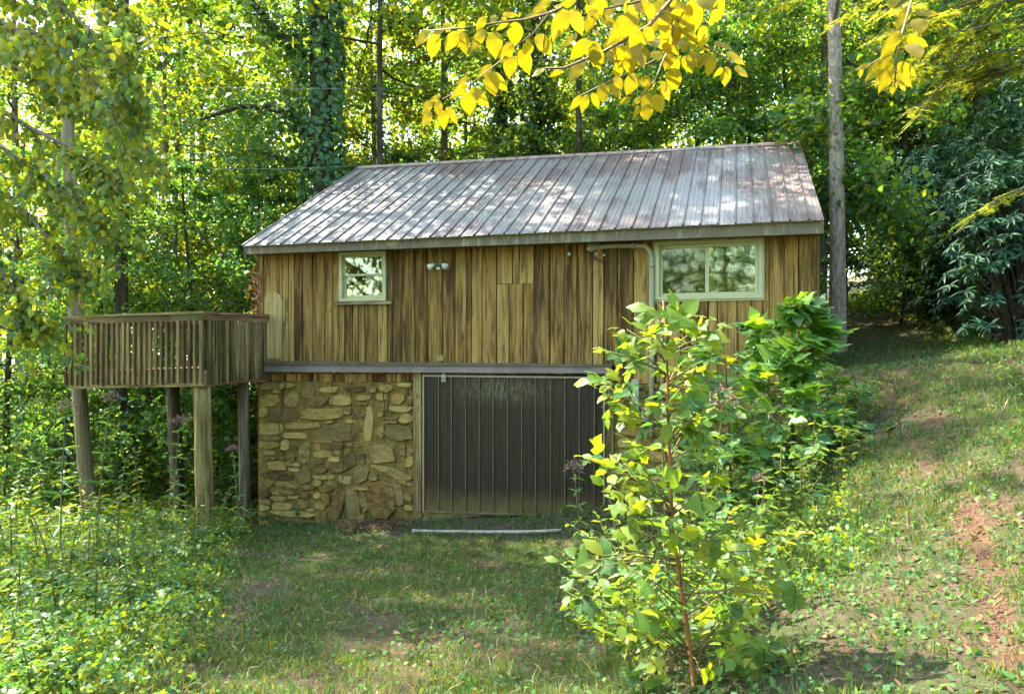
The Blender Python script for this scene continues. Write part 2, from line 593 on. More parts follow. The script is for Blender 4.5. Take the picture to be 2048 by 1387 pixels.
M['lf_sap'] = mat_leaf('sapling_leaf', [(0.040, 0.13, 0.050), (0.080, 0.19, 0.032), (0.13, 0.225, 0.018), (0.23, 0.25, 0.012), (0.075, 0.16, 0.04)], 0.6, vein=True, vcol=(0.22, 0.28, 0.06), vamt=0.35, val=.2)
M['lf_shoot'] = mat_leaf('shoot_leaves', [(0.055, 0.15, 0.06), (0.11, 0.21, 0.030), (0.19, 0.26, 0.015), (0.25, 0.26, 0.015)], 0.55)
M['lf_yellow'] = mat_leaf('yellow_leaf', [(0.15, 0.16, 0.008), (0.24, 0.19, 0.004), (0.28, 0.20, 0.004), (0.20, 0.155, 0.006)], 0.55, tcol=(0.46, 0.36, 0.002), vein=True, hue=0.012, val=0.2)
M['lf_dry'] = mat_leaf('dry_leaf', [(0.12, 0.065, 0.03), (0.20, 0.12, 0.06), (0.30, 0.20, 0.12)], 0.2, rough=.8, spec=.1)
M['grass'] = mat_leaf('grass_blades', [(0.032, 0.088, 0.034), (0.055, 0.122, 0.038), (0.090, 0.140, 0.034), (0.19, 0.165, 0.065)], 0.35, rough=0.6, spec=.2)
M['clover'] = mat_leaf('ground_leaves', [(0.035, 0.105, 0.040), (0.060, 0.140, 0.042), (0.10, 0.175, 0.035)], 0.3, rough=.7, spec=.1)

# ------------------------------------------------------------------ terrain
GP = [(0, 0, .90), (-.64, 4.26, .53), (-1.75, 4.2, .50), (-2.9, 4.2, .42), (.95, 3.5, .93), (1.7, 2.75, 1.22), (0, -6, .2), (6, -8, .6),
      (2.4, 3.2, 1.28), (3.05, 5, 1.50), (3.5, 6.2, 1.66), (3.9, 8, 1.90), (4.7, 10, 2.15), (5.5, 12.5, 2.40), (7.2, 12.5, 2.46), (8.5, 20, 3.35),
      (6.2, 16, 2.80), (10.5, 11, 3.6), (5.8, 6, 2.0), (8, 4, 2.6), (3.2, 6.8, 1.50), (2.55, 6.8, 1.05), (1.9, 6.2, .74), (1.7, 9.9, .20),
      (2.3, 9.2, .62), (2.95, 9.3, 1.10), (3.95, 9.7, 2.15), (3.4, 9.5, 1.60), (1.3, 7.2, .34), (0, 11, -.03), (-2.5, 11.8, -.26), (-4.1, 12.3, -.44),
      (0, 7, .26), (-1.4, 6.4, .32), (-2.5, 5.9, .34), (-4.4, 10.8, -.20), (-5.5, 12, -.36), (-7.1, 12.5, -.40), (-9.5, 14, -.45), (-7, 8, .0),
      (-9, 5, .3), (-13, 20, -.8), (-6, 25, -.9), (0, 22, .2), (4.2, 20, 2.0), (4.6, 13.5, 2.35), (1.5, 18, .6), (-40, 60, -2), (40, 60, 10), (-40, -25, -1),
      (40, -25, 6), (0, 60, 3), (-45, 20, -1.5), (45, 20, 9)]
GP = np.array(GP, float)


def _u(r2):
    return np.where(r2 > 1e-12, 0.5 * r2 * np.log(np.maximum(r2, 1e-12)), 0.0)


_n = len(GP)
_K = _u(((GP[:, None, :2] - GP[None, :, :2]) ** 2).sum(-1)) + np.eye(_n) * 0.25
_P = np.c_[np.ones(_n), GP[:, :2]]
_A = np.block([[_K, _P], [_P.T, np.zeros((3, 3))]])
_w = np.linalg.solve(_A, np.r_[GP[:, 2], 0, 0, 0])


def ground(x, y):
    x = np.asarray(x, float)
    y = np.asarray(y, float)
    q = np.stack([x, y], -1).reshape(-1, 2)
    z = np.empty(len(q))
    for i in range(0, len(q), 50000):
        s = q[i:i + 50000]
        z[i:i + 50000] = _u(((s[:, None] - GP[None, :, :2]) ** 2).sum(-1)) @ _w[:_n] + _w[_n] + s @ _w[_n + 1:]
    return z.reshape(x.shape)


def gz(x, y):
    return float(ground(np.array([x]), np.array([y]))[0])


def seg_dist(q, pl):
    d = np.full(len(q), 1e9)
    for a, b in zip(pl[:-1], pl[1:]):
        a, b = np.array(a, float), np.array(b, float)
        ab = b - a
        t = np.clip(((q - a) @ ab) / (ab @ ab), 0, 1)
        d = np.minimum(d, np.linalg.norm(q - (a + t[:, None] * ab), axis=1))
    return d


RUTS = [([(1.72, 2.2), (1.95, 2.9), (2.5, 3.9), (2.95, 4.9)], 0.12, .9), ([(2.95, 4.9), (3.35, 6.0), (3.6, 7.0)], 0.06, .9),
        ([(6.2, 8.2), (6.4, 9.6), (6.5, 11.0), (6.2, 12.5)], 0.20, .9), ([(2.7, 2.0), (2.75, 2.8)], 0.16, 1.0),
        ([(2.95, 4.9), (3.5, 6.3), (4.2, 8.2), (5.4, 10.5), (6.0, 12.8)], .34, .5), ([(4.6, 5.2), (5.3, 7.5), (6.3, 9.8)], .34, .45), ([(-.9, 3), (-.7, 5.5), (-.9, 7.5)], .5, .22)]
DRIVE = [(-1.2, 2.0), (-.4, 5), (-.3, 8), (-.6, 10.5)]


def vnoise(x, y, s, seed):
    """cheap smooth value noise"""
    r = np.random.default_rng(seed)
    T = r.random((64, 64))
    u, v = x * s, y * s
    i, j = np.floor(u).astype(int), np.floor(v).astype(int)
    a, b = u - i, v - j
    a, b = a * a * (3 - 2 * a), b * b * (3 - 2 * b)
    g = lambda ii, jj: T[ii % 64, jj % 64]
    return (g(i, j) * (1 - a) + g(i + 1, j) * a) * (1 - b) + (g(i, j + 1) * (1 - a) + g(i + 1, j + 1) * a) * b


def clay_amount(x, y):
    q = np.stack([x, y], -1).reshape(-1, 2)
    c = np.zeros(len(q))
    nz = vnoise(q[:, 0], q[:, 1], 2.3, 5) * .6 + vnoise(q[:, 0], q[:, 1], 6.0, 6) * .4
    for pl, wd, wt in RUTS:
        c = np.maximum(c, np.clip(1.25 - seg_dist(q, pl) / wd * (0.5 + nz), 0, 1) * np.clip((nz - .30) * 5, .1, 1) * wt)
    return c.reshape(np.shape(x))


def bare_amount(x, y):
    n = vnoise(x, y, 1.1, 1) * .55 + vnoise(x, y, 3.1, 2) * .45
    return np.clip((n - .44) * 5, 0, 1)


def mk_ground():
    m, nt, out = newmat('soil')
    t = NT(nt)
    v = t.coords((1, 1, 1), rnd=False)
    n = t.noise(v, 18, 8, 0.75)
    n2 = t.noise(v, 2.2, 5, 0.65)
    n3 = t.noise(v, 70, 3, 0.7)
    c = t.ramp(n, [(0.3, (0.030, 0.020, 0.012)), (0.5, (0.085, 0.058, 0.036)), (0.72, (0.16, 0.12, 0.085))])
    gcol = t.ramp(n3, [(0.3, (0.028, 0.050, 0.018)), (0.7, (0.070, 0.10, 0.030))])
    c = t.mix(t.ramp(n2, [(0.40, (0, 0, 0)), (0.62, (0.8, 0.8, 0.8))]), c, gcol)
    at_ = t.n('Attribute', attribute_name='clay')
    cl = t.ramp(n, [(0.3, (0.075, 0.036, 0.022)), (0.7, (0.17, 0.092, 0.058))])
    c = t.mix(at_.outputs['Fac'], c, cl)
    t.bsdf(out, c, 0.95, t.math('ADD', n, t.math('MULTIPLY', n3, 0.4)), 0.9, 0.05, 0.1)
    return m


def build_ground():
    xs = np.unique(np.r_[np.linspace(-120, -16, 20), np.linspace(-16, -5, 40), np.linspace(-5, 5.5, 190), np.linspace(5.5, 14, 50), np.linspace(14, 120, 20)])
    ys = np.unique(np.r_[np.linspace(-60, 0, 16), np.linspace(0, 13, 210), np.linspace(13, 26, 50), np.linspace(26, 150, 24)])
    X, Y = np.meshgrid(xs, ys, indexing='ij')
    Z = ground(X, Y)
    near = np.clip((26 - np.hypot(X, Y)) / 10, 0, 1)
    Z = Z + near * (.035 * (vnoise(X, Y, 1.7, 21) - .5) + .03 * (vnoise(X, Y, 5.1, 22) - .5) + .012 * (vnoise(X, Y, 13., 23) - .5))
    cl = clay_amount(X, Y)
    Z = Z - cl * .02
    nx, ny = X.shape
    V = np.stack([X, Y, Z], -1).reshape(-1, 3)
    i, j = np.meshgrid(np.arange(nx - 1), np.arange(ny - 1), indexing='ij')
    a = (i * ny + j).ravel()
    F = np.stack([a, a + ny, a + ny + 1, a + 1], -1)
    me = np_mesh('ground', V, F, [mk_ground()], True)
    at_ = me.attributes.new('clay', 'FLOAT', 'POINT')
    at_.data.foreach_set('value', cl.ravel().astype(np.float32))
    o = link('ground', me)
    o['kind'] = 'structure'
    o['label'] = 'sloping grassy ground with bare soil and red clay ruts'


build_ground()

# ------------------------------------------------------------------ barn frame
TH = R(15.5)
D0 = 11.2
ct, sn = math.cos(TH), math.sin(TH)


def F(px, py, t=0.0):
    """pixel -> barn coordinates (along facade, height) on the plane t metres behind the facade"""
    u = (px - CX) / FPX
    s = (u * (D0 + t * ct) - t * sn) / (ct + u * sn)
    Yd = D0 - s * sn + t * ct
    return s, CZ - (py - CY) / FPX * Yd


def Fs(px, t=0.0):
    return F(px, 0, t)[0]


def barn_world(s, t, z):
    return Vector((s * ct + t * sn, D0 - s * sn + t * ct, z))


barn = thing('barn', 'weathered board and stone barn with rusty ribbed metal roof and sliding door', 'barn', (0, D0, 0), -TH)

SL, SR = Fs(519), Fs(1636)
SLw = SL
DEPTH = 6.9


def wall_top(s):
    z0 = F(520, 503, 0)[1]
    z1 = F(1636, 462, 0)[1]
    return z0 + (z1 - z0) * (s - SL) / (SR - SL) + .05


def zline(px0, py0, px1, py1, t=0.0):
    s0, z0 = F(px0, py0, t)
    s1, z1 = F(px1, py1, t)
    return lambda s: z0 + (z1 - z0) * (s - s0) / (s1 - s0)


plank_foot = zline(520, 724, 1222, 731)
plank_foot_r = zline(1230, 764, 1640, 768)
# dark sheathing behind the boards, set back
mb = MB()
mb.box(SL + .03, SR - .03, .05, .07, F(1200, 770)[1], wall_top(0) - .02)
W1 = (Fs(681), Fs(775))
sheath = []


def panel_with_holes(x0, x1, z0, z1, holes, y0, y1, name, mat):
    """vertical sheet cut round rectangular holes, made of butted boxes"""
    mbb = MB()
    xs = sorted({x0, x1, *[h[0] for h in holes], *[h[1] for h in holes]})
    for a, b in zip(xs[:-1], xs[1:]):
        hs = sorted([h for h in holes if h[0] < (a + b) / 2 < h[1]], key=lambda h: h[2])
        z = z0
        for h in hs:
            mbb.box(a, b, y0, y1, z, h[2])
            z = h[3]
        mbb.box(a, b, y0, y1, z, z1)
    return mbb.build(name, mat, barn)


wl = [F(681, 600), F(774, 503)]
WL = (wl[0][0], wl[1][0], F(727, 602)[1], F(727, 504)[1])
WR = (Fs(1312), Fs(1524), F(1418, 598)[1], F(1418, 481)[1])
panel_with_holes(SL + .02, SR - .02, F(1000, 735)[1], wall_top(0) - .03,
                 [(WL[0] + .03, WL[1] - .03, WL[2] + .03, WL[3] - .03), (WR[0] + .03, WR[1] - .03, WR[2] + .03, WR[3] - .03)],
                 .035, .055, 'sheathing', M['backing'])
MB().box(Fs(1226), SR - .02, .036, .056, F(1400, 770)[1], F(1000, 735)[1]).build('sheathing', M['backing'], barn)


def plank(s0, s1, z0, z1, mat='siding', thick=.024, name='plank', gap=.0065, parent=None):
    dy = random.uniform(-.004, .004)
    lean = random.uniform(-.004, .004)
    m_ = MB().cbox(s0 + gap, s1 - gap, -thick + dy, .03 + dy * .2, z0, z1, .004)
    vs = []
    for (x, y, z) in m_.v:
        f = (z - z0) / max(z1 - z0, .01) - .5
        vs.append((x + lean * f, y + (random.uniform(-.0015, .0015) if y < 0 else 0), z + (random.uniform(-.006, .006) if z < z0 + .01 else 0)))
    m_.v = vs
    return m_.build(name, M[mat], parent or barn)


bounds_left = [517, 529, 566, 579, 590, 606.5, 627, 651.5, 667, 680]
bounds_mid = [776, 787, 804.6, 831, 856, 887, 911, 934, 943.5, 965, 994]
bounds_mid2 = [1069, 1100.6, 1129, 1155, 1185.6, 1208, 1235, 1267, 1300, 1312]
bounds_right = [1526, 1538, 1568, 1597, 1634]


def run(bnds, ftop, fbot):
    for a, b in zip(bnds[:-1], bnds[1:]):
        s0, s1 = Fs(a), Fs(b)
        sm = (s0 + s1) / 2
        plank(s0, s1, fbot(sm), ftop(sm))


foot = lambda s: plank_foot(s) + .004 if s < Fs(1224) else plank_foot_r(s) + random.uniform(-.02, .02)
run(bounds_left, wall_top, foot)
run(bounds_mid, wall_top, foot)
j568 = zline(994, 568, 1069, 567)
run([994, 1026, 1039, 1069], wall_top, lambda s: j568(s) + .003)
run([994, 1019, 1047, 1069], lambda s: j568(s) - .003, foot)
run(bounds_mid2, wall_top, foot)
run(bounds_right, wall_top, foot)
# under and above the two windows
run([680, 690, 706, 718, 731, 756, 776], lambda s: WL[2] - .005, foot)
run([680, 712, 745, 776], wall_top, lambda s: WL[3] + .004)
run([1312, 1335, 1361, 1397, 1416, 1435, 1474, 1504, 1526], lambda s: WR[2] - .005, foot)
run([1312, 1360, 1410, 1470, 1526], wall_top, lambda s: WR[3] + .004)
# short narrow boards between track and stone
lo = zline(520, 762, 830, 763)
x = 533.0
while x < 829:
    w_ = random.choice([8, 10, 12, 14, 18, 22])
    s0, s1 = Fs(x), Fs(min(x + w_, 830))
    plank(s0, s1, lo((s0 + s1) / 2) + random.uniform(-.012, .012), plank_foot(s0) + .01, 'lintel_wood', .020, 'short_board')
    x += w_
# corner board and weathered edge
MB().cbox(SL - .03, SL + .012, -.03, .10, F(520, 760)[1], wall_top(SL) - .02).build('corner_board', M['siding'], barn)
# repaired plywood patch over the lower left boards, rounded at its head
pts = [(531, 716), (566, 716), (566, 600), (562, 590), (553, 584), (543, 583), (534, 590), (531, 600)]
m_ = MB()
q = [F(a, b) for a, b in pts]
m_.add([(s, -.032, z) for s, z in q] + [(s, -.020, z) for s, z in q],
       [tuple(range(8)), tuple(range(15, 7, -1))] + [(i, i + 8, (i + 1) % 8 + 8, (i + 1) % 8) for i in range(8)])
m_.build('patch_board', mat_wood('patch_wood', (0.10, 0.07, 0.02), (0.22, 0.165, 0.05), (0.35, 0.28, 0.10), green=0.35, knots=False, streak=.3), barn)

# side and rear walls with boards, gables included
ZR = (F(718, 335, 3.6)[1] + F(1600, 284, 3.6)[1]) / 2


def gable(s, name):
    n = 26
    for k in range(n):
        t0, t1 = .05 + (DEPTH - .05) * k / n, .05 + (DEPTH - .05) * (k + 1) / n
        tm = (t0 + t1) / 2
        zt = wall_top(s) + (ZR - .25 - wall_top(s)) * (1 - abs(tm - DEPTH / 2) / (DEPTH / 2))
        MB().box(s - .024 if s < 0 else s - .004, s + .004 if s < 0 else s + .024, t0 + .003, t1 - .003, 1.2 if s < 0 else 1.6, zt).build(name, M['siding'], barn)


gable(SL, 'side_plank')
gable(SR, 'side_plank')
MB().box(SL + .01, SR - .01, DEPTH - .05, DEPTH, -.8, wall_top(0)).build('rear_wall', M['siding'], barn)
MB().box(SL + .02, SR - .02, .08, DEPTH - .06, 1.9, 1.95).build('inner_floor', M['interior'], barn)
MB().box(SL + .02, SR - .02, 2.6, 2.65, 1.95, wall_top(0) - .05).build('inner_wall', M['interior'], barn)

# ------------------------------------------------------------------ stone wall
mort_top = zline(520, 762, 830, 764)
mort_top_r = zline(1228, 764, 1640, 768)
DOORL, DOORR = Fs(829), Fs(1227)


def mortar_slab(s0, s1, top, zb, name='mortar'):
    nx, nz = max(2, int((s1 - s0) / .05)), 60
    vs = []
    for i in range(nx + 1):
        s = s0 + (s1 - s0) * i / nx
        for j in range(nz + 1):
            z = zb + (top(s) - zb) * j / nz
            d = .030 * (vnoise(np.array([s * 9]), np.array([z * 9]), 1, 3)[0] - .5) + .014 * (vnoise(np.array([s * 31]), np.array([z * 31]), 1, 4)[0] - .5)
            edge = i in (0, nx)
            vs.append((s, .0 if edge else -.006 + d, z))
    fs = []
    for i in range(nx):
        for j in range(nz):
            a = i * (nz + 1) + j
            fs.append((a, a + nz + 1, a + nz + 2, a + 1))
    m2 = MB().add(vs, fs)
    m2.box(s0, s1, .03, .3, zb, top((s0 + s1) / 2) - .01)
    # returns
    return m2.build(name, M['mortar'], barn, True)


mortar_slab(SL - .02, DOORL, mort_top, -1.2)
mortar_slab(DOORR, SR, mort_top_r, -1.0)
MB().box(SL - .018, SL + .28, .301, DEPTH, -1.2, mort_top(SL)).build('mortar', M['mortar'], barn)
MB().box(SR - .28, SR, .301, DEPTH, -1.0, mort_top_r(SR)).build('mortar', M['mortar'], barn)

STONES = [
    (150, 262, 150, 50, 0, 0), (205, 298, 60, 30, 0, 0), (248, 262, 36, 46, 0, 0), (305, 256, 66, 38, 0, 0), (425, 300, 105, 115, 0, 1), (580, 288, 140, 48, 5, 0),
    (765, 280, 150, 52, 0, 1), (895, 284, 80, 44, 0, 3), (1000, 276, 100, 55, 0, 0), (1140, 252, 100, 30, 0, 0),
    (150, 365, 155, 82, 0, 0), (315, 362, 105, 108, 0, 2), (503, 368, 145, 70, 5, 1), (665, 366, 165, 78, 0, 0), (838, 345, 105, 42, 0, 2), (965, 340, 88, 46, 0, 0),
    (1088, 352, 105, 84, 30, 3), (1172, 366, 50, 60, 0, 0), (820, 392, 90, 24, 0, 1), (965, 412, 84, 58, 0, 0), (1105, 427, 175, 42, 0, 2), (805, 462, 95, 66, -10, 1),
    (715, 446, 58, 42, 0, 0), (245, 478, 225, 92, 0, 1), (520, 463, 300, 84, 3, 0), (108, 445, 55, 80, 0, 0), (1035, 490, 118, 28, 5, 1), (1148, 496, 100, 70, 0, 0),
    (1035, 521, 118, 24, 0, 0), (965, 466, 36, 36, 0, 0), (872, 540, 66, 262, -14, 2), (160, 573, 168, 84, 0, 0), (395, 548, 255, 46, 4, 0), (615, 602, 318, 128, 3, 1),
    (1092, 600, 208, 124, 0, 1), (957, 602, 58, 92, 0, 2), (590, 520, 60, 24, 0, 0), (740, 518, 66, 24, 0, 0), (158, 641, 160, 34, 0, 1), (150, 690, 148, 44, 0, 0),
    (340, 620, 168, 44, 0, 0), (266, 692, 62, 80, 8, 0), (335, 711, 44, 34, 0, 1), (405, 742, 82, 150, -18, 2), (497, 700, 48, 54, 0, 3), (620, 704, 138, 38, 0, 1),
    (545, 664, 140, 20, 0, 0), (765, 692, 130, 22, 0, 0), (965, 756, 186, 140, 0, 2), (1145, 730, 106, 74, 0, 0), (1170, 812, 58, 84, 0, 0), (155, 746, 92, 28, 0, 0),
    (237, 748, 44, 25, 0, 1), (305, 777, 62, 62, 0, 1), (540, 757, 138, 48, 4, 0), (650, 741, 50, 34, 0, 0), (150, 787, 88, 27, 0, 0), (240, 788, 56, 22, 0, 0),
    (205, 840, 128, 62, 0, 0), (287, 826, 52, 36, 0, 1), (352, 832, 66, 24, 0, 0), (480, 812, 118, 30, 0, 1), (622, 792, 100, 32, 0, 0), (690, 822, 225, 112, 32, 1),
    (820, 772, 50, 34, 0, 1), (812, 812, 74, 42, 0, 3), (332, 866, 84, 32, 0, 0), (405, 912, 96, 118, 0, 1), (520, 870, 100, 48, 0, 1), (815, 906, 116, 126, 0, 2),
    (908, 920, 62, 50, 0, 0), (1000, 868, 200, 40, -10, 0), (1085, 906, 215, 54, -16, 2), (925, 846, 84, 24, 0, 0), (1120, 955, 150, 36, -14, 0), (210, 914, 255, 56, 0, 1),
    (520, 922, 96, 28, 0, 0), (598, 924, 62, 30, 0, 0), (700, 946, 98, 54, 0, 2), (130, 976, 88, 42, 0, 0), (247, 975, 124, 34, 0, 0), (495, 966, 58, 44, 0, 0),
    (608, 972, 104, 42, 0, 0), (315, 996, 64, 34, 0, 0), (425, 996, 114, 34, 0, 3), (120, 1046, 78, 58, 0, 1), (192, 1038, 62, 38, 0, 0), (290, 1036, 96, 28, 0, 0),
    (570, 1012, 88, 28, 0, 0), (815, 1006, 120, 20, 0, 0), (218, 1079, 108, 34, 0, 0), (322, 1070, 76, 24, 0, 0), (411, 1056, 58, 30, 0, 0), (495, 1060, 58, 38, 0, 0),
    (562, 1082, 66, 88, 0, 3), (125, 1100, 88, 34, 0, 0), (118, 1145, 78, 38, 0, 0), (240, 1134, 146, 58, 0, 0), (382, 1120, 128, 62, 0, 0), (520, 1132, 90, 54, 0, 0),
    (642, 1140, 98, 258, -9, 3), (755, 1130, 108, 248, 0, 1), (832, 1096, 56, 158, 0, 0), (962, 1086, 205, 272, 0, 3), (1086, 1052, 76, 148, 4, 1), (1162, 1076, 66, 58, 0, 0),
    (1162, 1146, 66, 38, 0, 0), (330, 1190, 318, 38, 0, 0), (340, 1238, 326, 46, 0, 1), (530, 1212, 84, 98, 0, 3), (100, 1206, 48, 50, 0, 0), (106, 1262, 56, 48, 0, 0),
    (826, 1226, 58, 60, 0, 3), (450, 1166, 58, 20, 0, 0), (640, 1300, 300, 50, 0, 1), (300, 1300, 320, 60, 0, 0), (120, 1330, 120, 60, 0, 0), (900, 1260, 160, 40, 0, 1)]
TONES = ['ochre', 'grey', 'pale', 'rust']


def stone(s, z, w, h, rot, tone, proud=None):
    n = random.choice([8, 9, 10])
    cr, sr = math.cos(R(rot)), math.sin(R(rot))
    proud = proud or random.uniform(.03, .075)
    ex = random.uniform(2.6, 6.0)
    skew = random.uniform(-.25, .25)
    tap = random.uniform(-.22, .22)
    an = sorted([(k + random.uniform(-.32, .32)) * 2 * math.pi / n for k in range(n)])
    out_, mid_, top_ = [], [], []
    tilt = random.uniform(-.35, .35)
    for a in an:
        c_, s_ = math.cos(a), math.sin(a)
        r = (abs(c_) ** ex + abs(s_) ** ex) ** (-1 / ex) * random.uniform(.88, 1.07)
        x_, z_ = c_ * r * w / 2, s_ * r * h / 2
        x_ += skew * z_
        z_ *= 1 + tap * c_
        for lst, f, y in ((out_, 1.0, .025), (mid_, .95, -proud * random.uniform(.45, .7)), (top_, .87, -proud * (random.uniform(.85, 1.1) + tilt * s_ * .4))):
            xx, zz = x_ * f, z_ * f
            lst.append((s + xx * cr - zz * sr, y, z + xx * sr + zz * cr))
    vs = out_ + mid_ + top_
    fs = [tuple(range(2 * n, 3 * n))]
    for k in range(n):
        k2 = (k + 1) % n
        fs.append((k, k2, n + k2, n + k))
        fs.append((n + k, n + k2, 2 * n + k2, 2 * n + k))
    o = MB().add(vs, [f[::-1] for f in fs]).build('stone', M[tone], barn)
    return o


for (cx, cy, w, h, rot, tn) in STONES:
    px, py = 500 + cx / 3.65, 700 + cy / 3.65
    s, z = F(px, py)
    k = F(px + 1, py)[0] - s
    w_, h_ = w / 3.65 * k, h / 3.65 * (F(px, py)[1] - F(px, py + 1)[1])
    w_ = min(w_, 2 * (s - SL + .03), 2 * (DOORL - s + .01)) if abs(rot) < 1 else w_
    stone(s, z, w_ * 1.10, h_ * 1.14, rot, TONES[tn])
# the wall beyond the door, coursed in the same rubble
z = -.5
while z < mort_top_r(2) - .1:
    hh = random.uniform(.09, .22)
    s = DOORR + .03
    while s < SR - .1:
        ww = random.uniform(.14, .5)
        ww = min(ww, SR - .02 - s)
        if ww > .1:
            stone(s + ww / 2, z + hh / 2, ww * .93, min(hh, mort_top_r(s) - z) * .9, random.uniform(-4, 4), random.choice(['ochre', 'ochre', 'pale', 'grey', 'rust']))
        s += ww
    z += hh

# ------------------------------------------------------------------ roof
TE = -.36
TR = 3.55
cE = [(*F(487, 490, TE),), (*F(1648, 437, TE),)]
cR = [(*F(718, 335, TR),), (*F(1600, 285, TR),)]
PEL, PER = Vector((cE[0][0], TE, cE[0][1])), Vector((cE[1][0], TE, cE[1][1]))
PRL, PRR = Vector((cR[0][0], TR, cR[0][1])), Vector((cR[1][0], TR, cR[1][1]))
roof = MB().add([PEL + Vector((0.02, .03, -.05)), PER + Vector((-.02, .03, -.05)), PRR + Vector((-.02, 0, -.05)), PRL + Vector((.02, 0, -.05)),
                 PEL + Vector((0.02, .03, -.03)), PER + Vector((-.02, .03, -.03)), PRR + Vector((-.02, 0, -.03)), PRL + Vector((.02, 0, -.03))],
                [(3, 2, 1, 0), (4, 5, 6, 7), (0, 1, 5, 4), (2, 3, 7, 6), (1, 2, 6, 5), (3, 0, 4, 7)]).build('roof', M['backing'], barn)
RW = (PER - PEL).length
RH = (PRL - PEL).length
RN = (PER - PEL).cross(PRL - PEL).normalized()


def roof_pt(u, v, back=False):
    a = PEL.lerp(PER, u)
    b = PRL.lerp(PRR, u)
    p = a.lerp(b, v)
    return p


def rib_profile(nribs, pitch=.2286):
    """(distance, height) pairs of a ribbed sheet"""
    pr = []
    for k in range(nribs):
        o_ = k * pitch
        pr += [(o_, 0), (o_ + .005, .026), (o_ + .023, .026), (o_ + .028, 0)]
        for e in (.085, .145):
            pr += [(o_ + e, 0), (o_ + e + .006, .005), (o_ + e + .016, .005), (o_ + e + .022, 0)]
    pr.append((nribs * pitch, 0))
    return pr


u0 = 0.0
PITCH = .2286
si = 0
while u0 < RW - .02:
    nr = 4
    prof = [(d, h) for d, h in rib_profile(nr) if u0 + d <= RW + 1e-6]
    if len(prof) < 3:
        break
    if prof[-1][0] < nr * PITCH - 1e-6:
        prof.append((RW - u0, 0))
    nv = 7
    sag = random.uniform(-.004, .004)
    vs, uvs = [], []
    for d, h in prof:
        for j in range(nv + 1):
            v = j / nv
            u = min((u0 + d) / RW, 1.0)
            p = roof_pt(u, v - (.012 if j == 0 else 0))
            wob = .004 * math.sin(u * 47 + v * 9 + si) + sag * math.sin(v * 3.1)
            vs.append(p + RN * (h + wob + .002 * (si % 2)))
            uvs.append((u0 + d, v * RH))
    fs = []
    for i in range(len(prof) - 1):
        for j in range(nv):
            a = i * (nv + 1) + j
            fs.append((a, a + nv + 1, a + nv + 2, a + 1))
    m2 = MB().add(vs, fs)
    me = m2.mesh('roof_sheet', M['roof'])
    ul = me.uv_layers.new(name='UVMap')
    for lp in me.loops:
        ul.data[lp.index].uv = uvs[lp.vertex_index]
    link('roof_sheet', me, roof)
    # matching sheet on the rear slope
    vs2 = []
    for (x_, y_, z_) in vs:
        vs2.append((x_, 2 * TR - y_, z_))
    me2 = MB().add(vs2, [f[::-1] for f in fs]).mesh('rear_sheet', M['roof'])
    ul = me2.uv_layers.new(name='UVMap')
    for lp in me2.loops:
        ul.data[lp.index].uv = uvs[lp.vertex_index]
    link('rear_sheet', me2, roof)
    u0 += nr * PITCH
    si += 1
# ridge cap: folded flashing over both slopes
slope_d = (PEL - PRL).normalized()
m2 = MB()
nseg = 10
for k in range(nseg):
    a, b = PRL.lerp(PRR, k / nseg), PRL.lerp(PRR, (k + 1) / nseg - .002)
    q = []
    for p in (a, b):
        f1 = p + Vector((0, -.14, -.075)) + Vector((0, 0, .028))
        f2 = p + Vector((0, .14, -.075)) + Vector((0, 0, .028))
        tp = p + Vector((0, 0, .034))
        q += [f1, tp, f2, f1 - Vector((0, 0, .012)), f2 - Vector((0, 0, .012))]
    m2.add(q, [(0, 5, 6, 1), (1, 6, 7, 2), (3, 8, 5, 0), (2, 7, 9, 4), (0, 1, 2, 4, 3), (5, 8, 9, 7, 6)])
m2.build('ridge_cap', mat_plain('ridge_metal', (0.24, 0.17, 0.14), .5, .4, 6, .4), roof)
# screws along the eave ends of the ribs are too small; fascia, drip edge, soffit
fz0, fz1 = F(487, 508, TE)[1], F(1648, 466, TE)[1]
m2 = MB()
m2.hexa([(PEL.x + .01, TE + .02, fz0), (PER.x - .01, TE + .02, fz1), (PER.x - .01, TE + .06, fz1), (PEL.x + .01, TE + .06, fz0),
         (PEL.x + .01, TE + .02, PEL.z - .03), (PER.x - .01, TE + .02, PER.z - .03), (PER.x - .01, TE + .06, PER.z - .03), (PEL.x + .01, TE + .06, PEL.z - .03)])
m2.build('fascia', M['fascia'], barn)
m2 = MB()
m2.hexa([(PEL.x, TE + .005, PEL.z - .03), (PER.x, TE + .005, PER.z - .03), (PER.x, TE + .055, PER.z - .028), (PEL.x, TE + .055, PEL.z - .028),
         (PEL.x, TE + .005, PEL.z - .012), (PER.x, TE + .005, PER.z - .012), (PER.x, TE + .055, PER.z - .008), (PEL.x, TE + .055, PEL.z - .008)])
m2.build('drip_edge', mat_plain('drip_edge_paint', (0.26, 0.26, 0.08), .5), barn)
m2 = MB()
m2.hexa([(PEL.x + .02, TE + .06, fz0 + .015), (PER.x - .02, TE + .06, fz1 + .015), (PER.x - .02, -.0, fz1 + .02), (PEL.x + .02, -.0, fz0 + .02),
         (PEL.x + .02, TE + .06, fz0 + .03), (PER.x - .02, TE + .06, fz1 + .03), (PER.x - .02, -.0, fz1 + .035), (PEL.x + .02, -.0, fz0 + .035)])
m2.build('soffit', mat_plain('soffit_paint', (0.14, 0.12, 0.075), .8), barn)
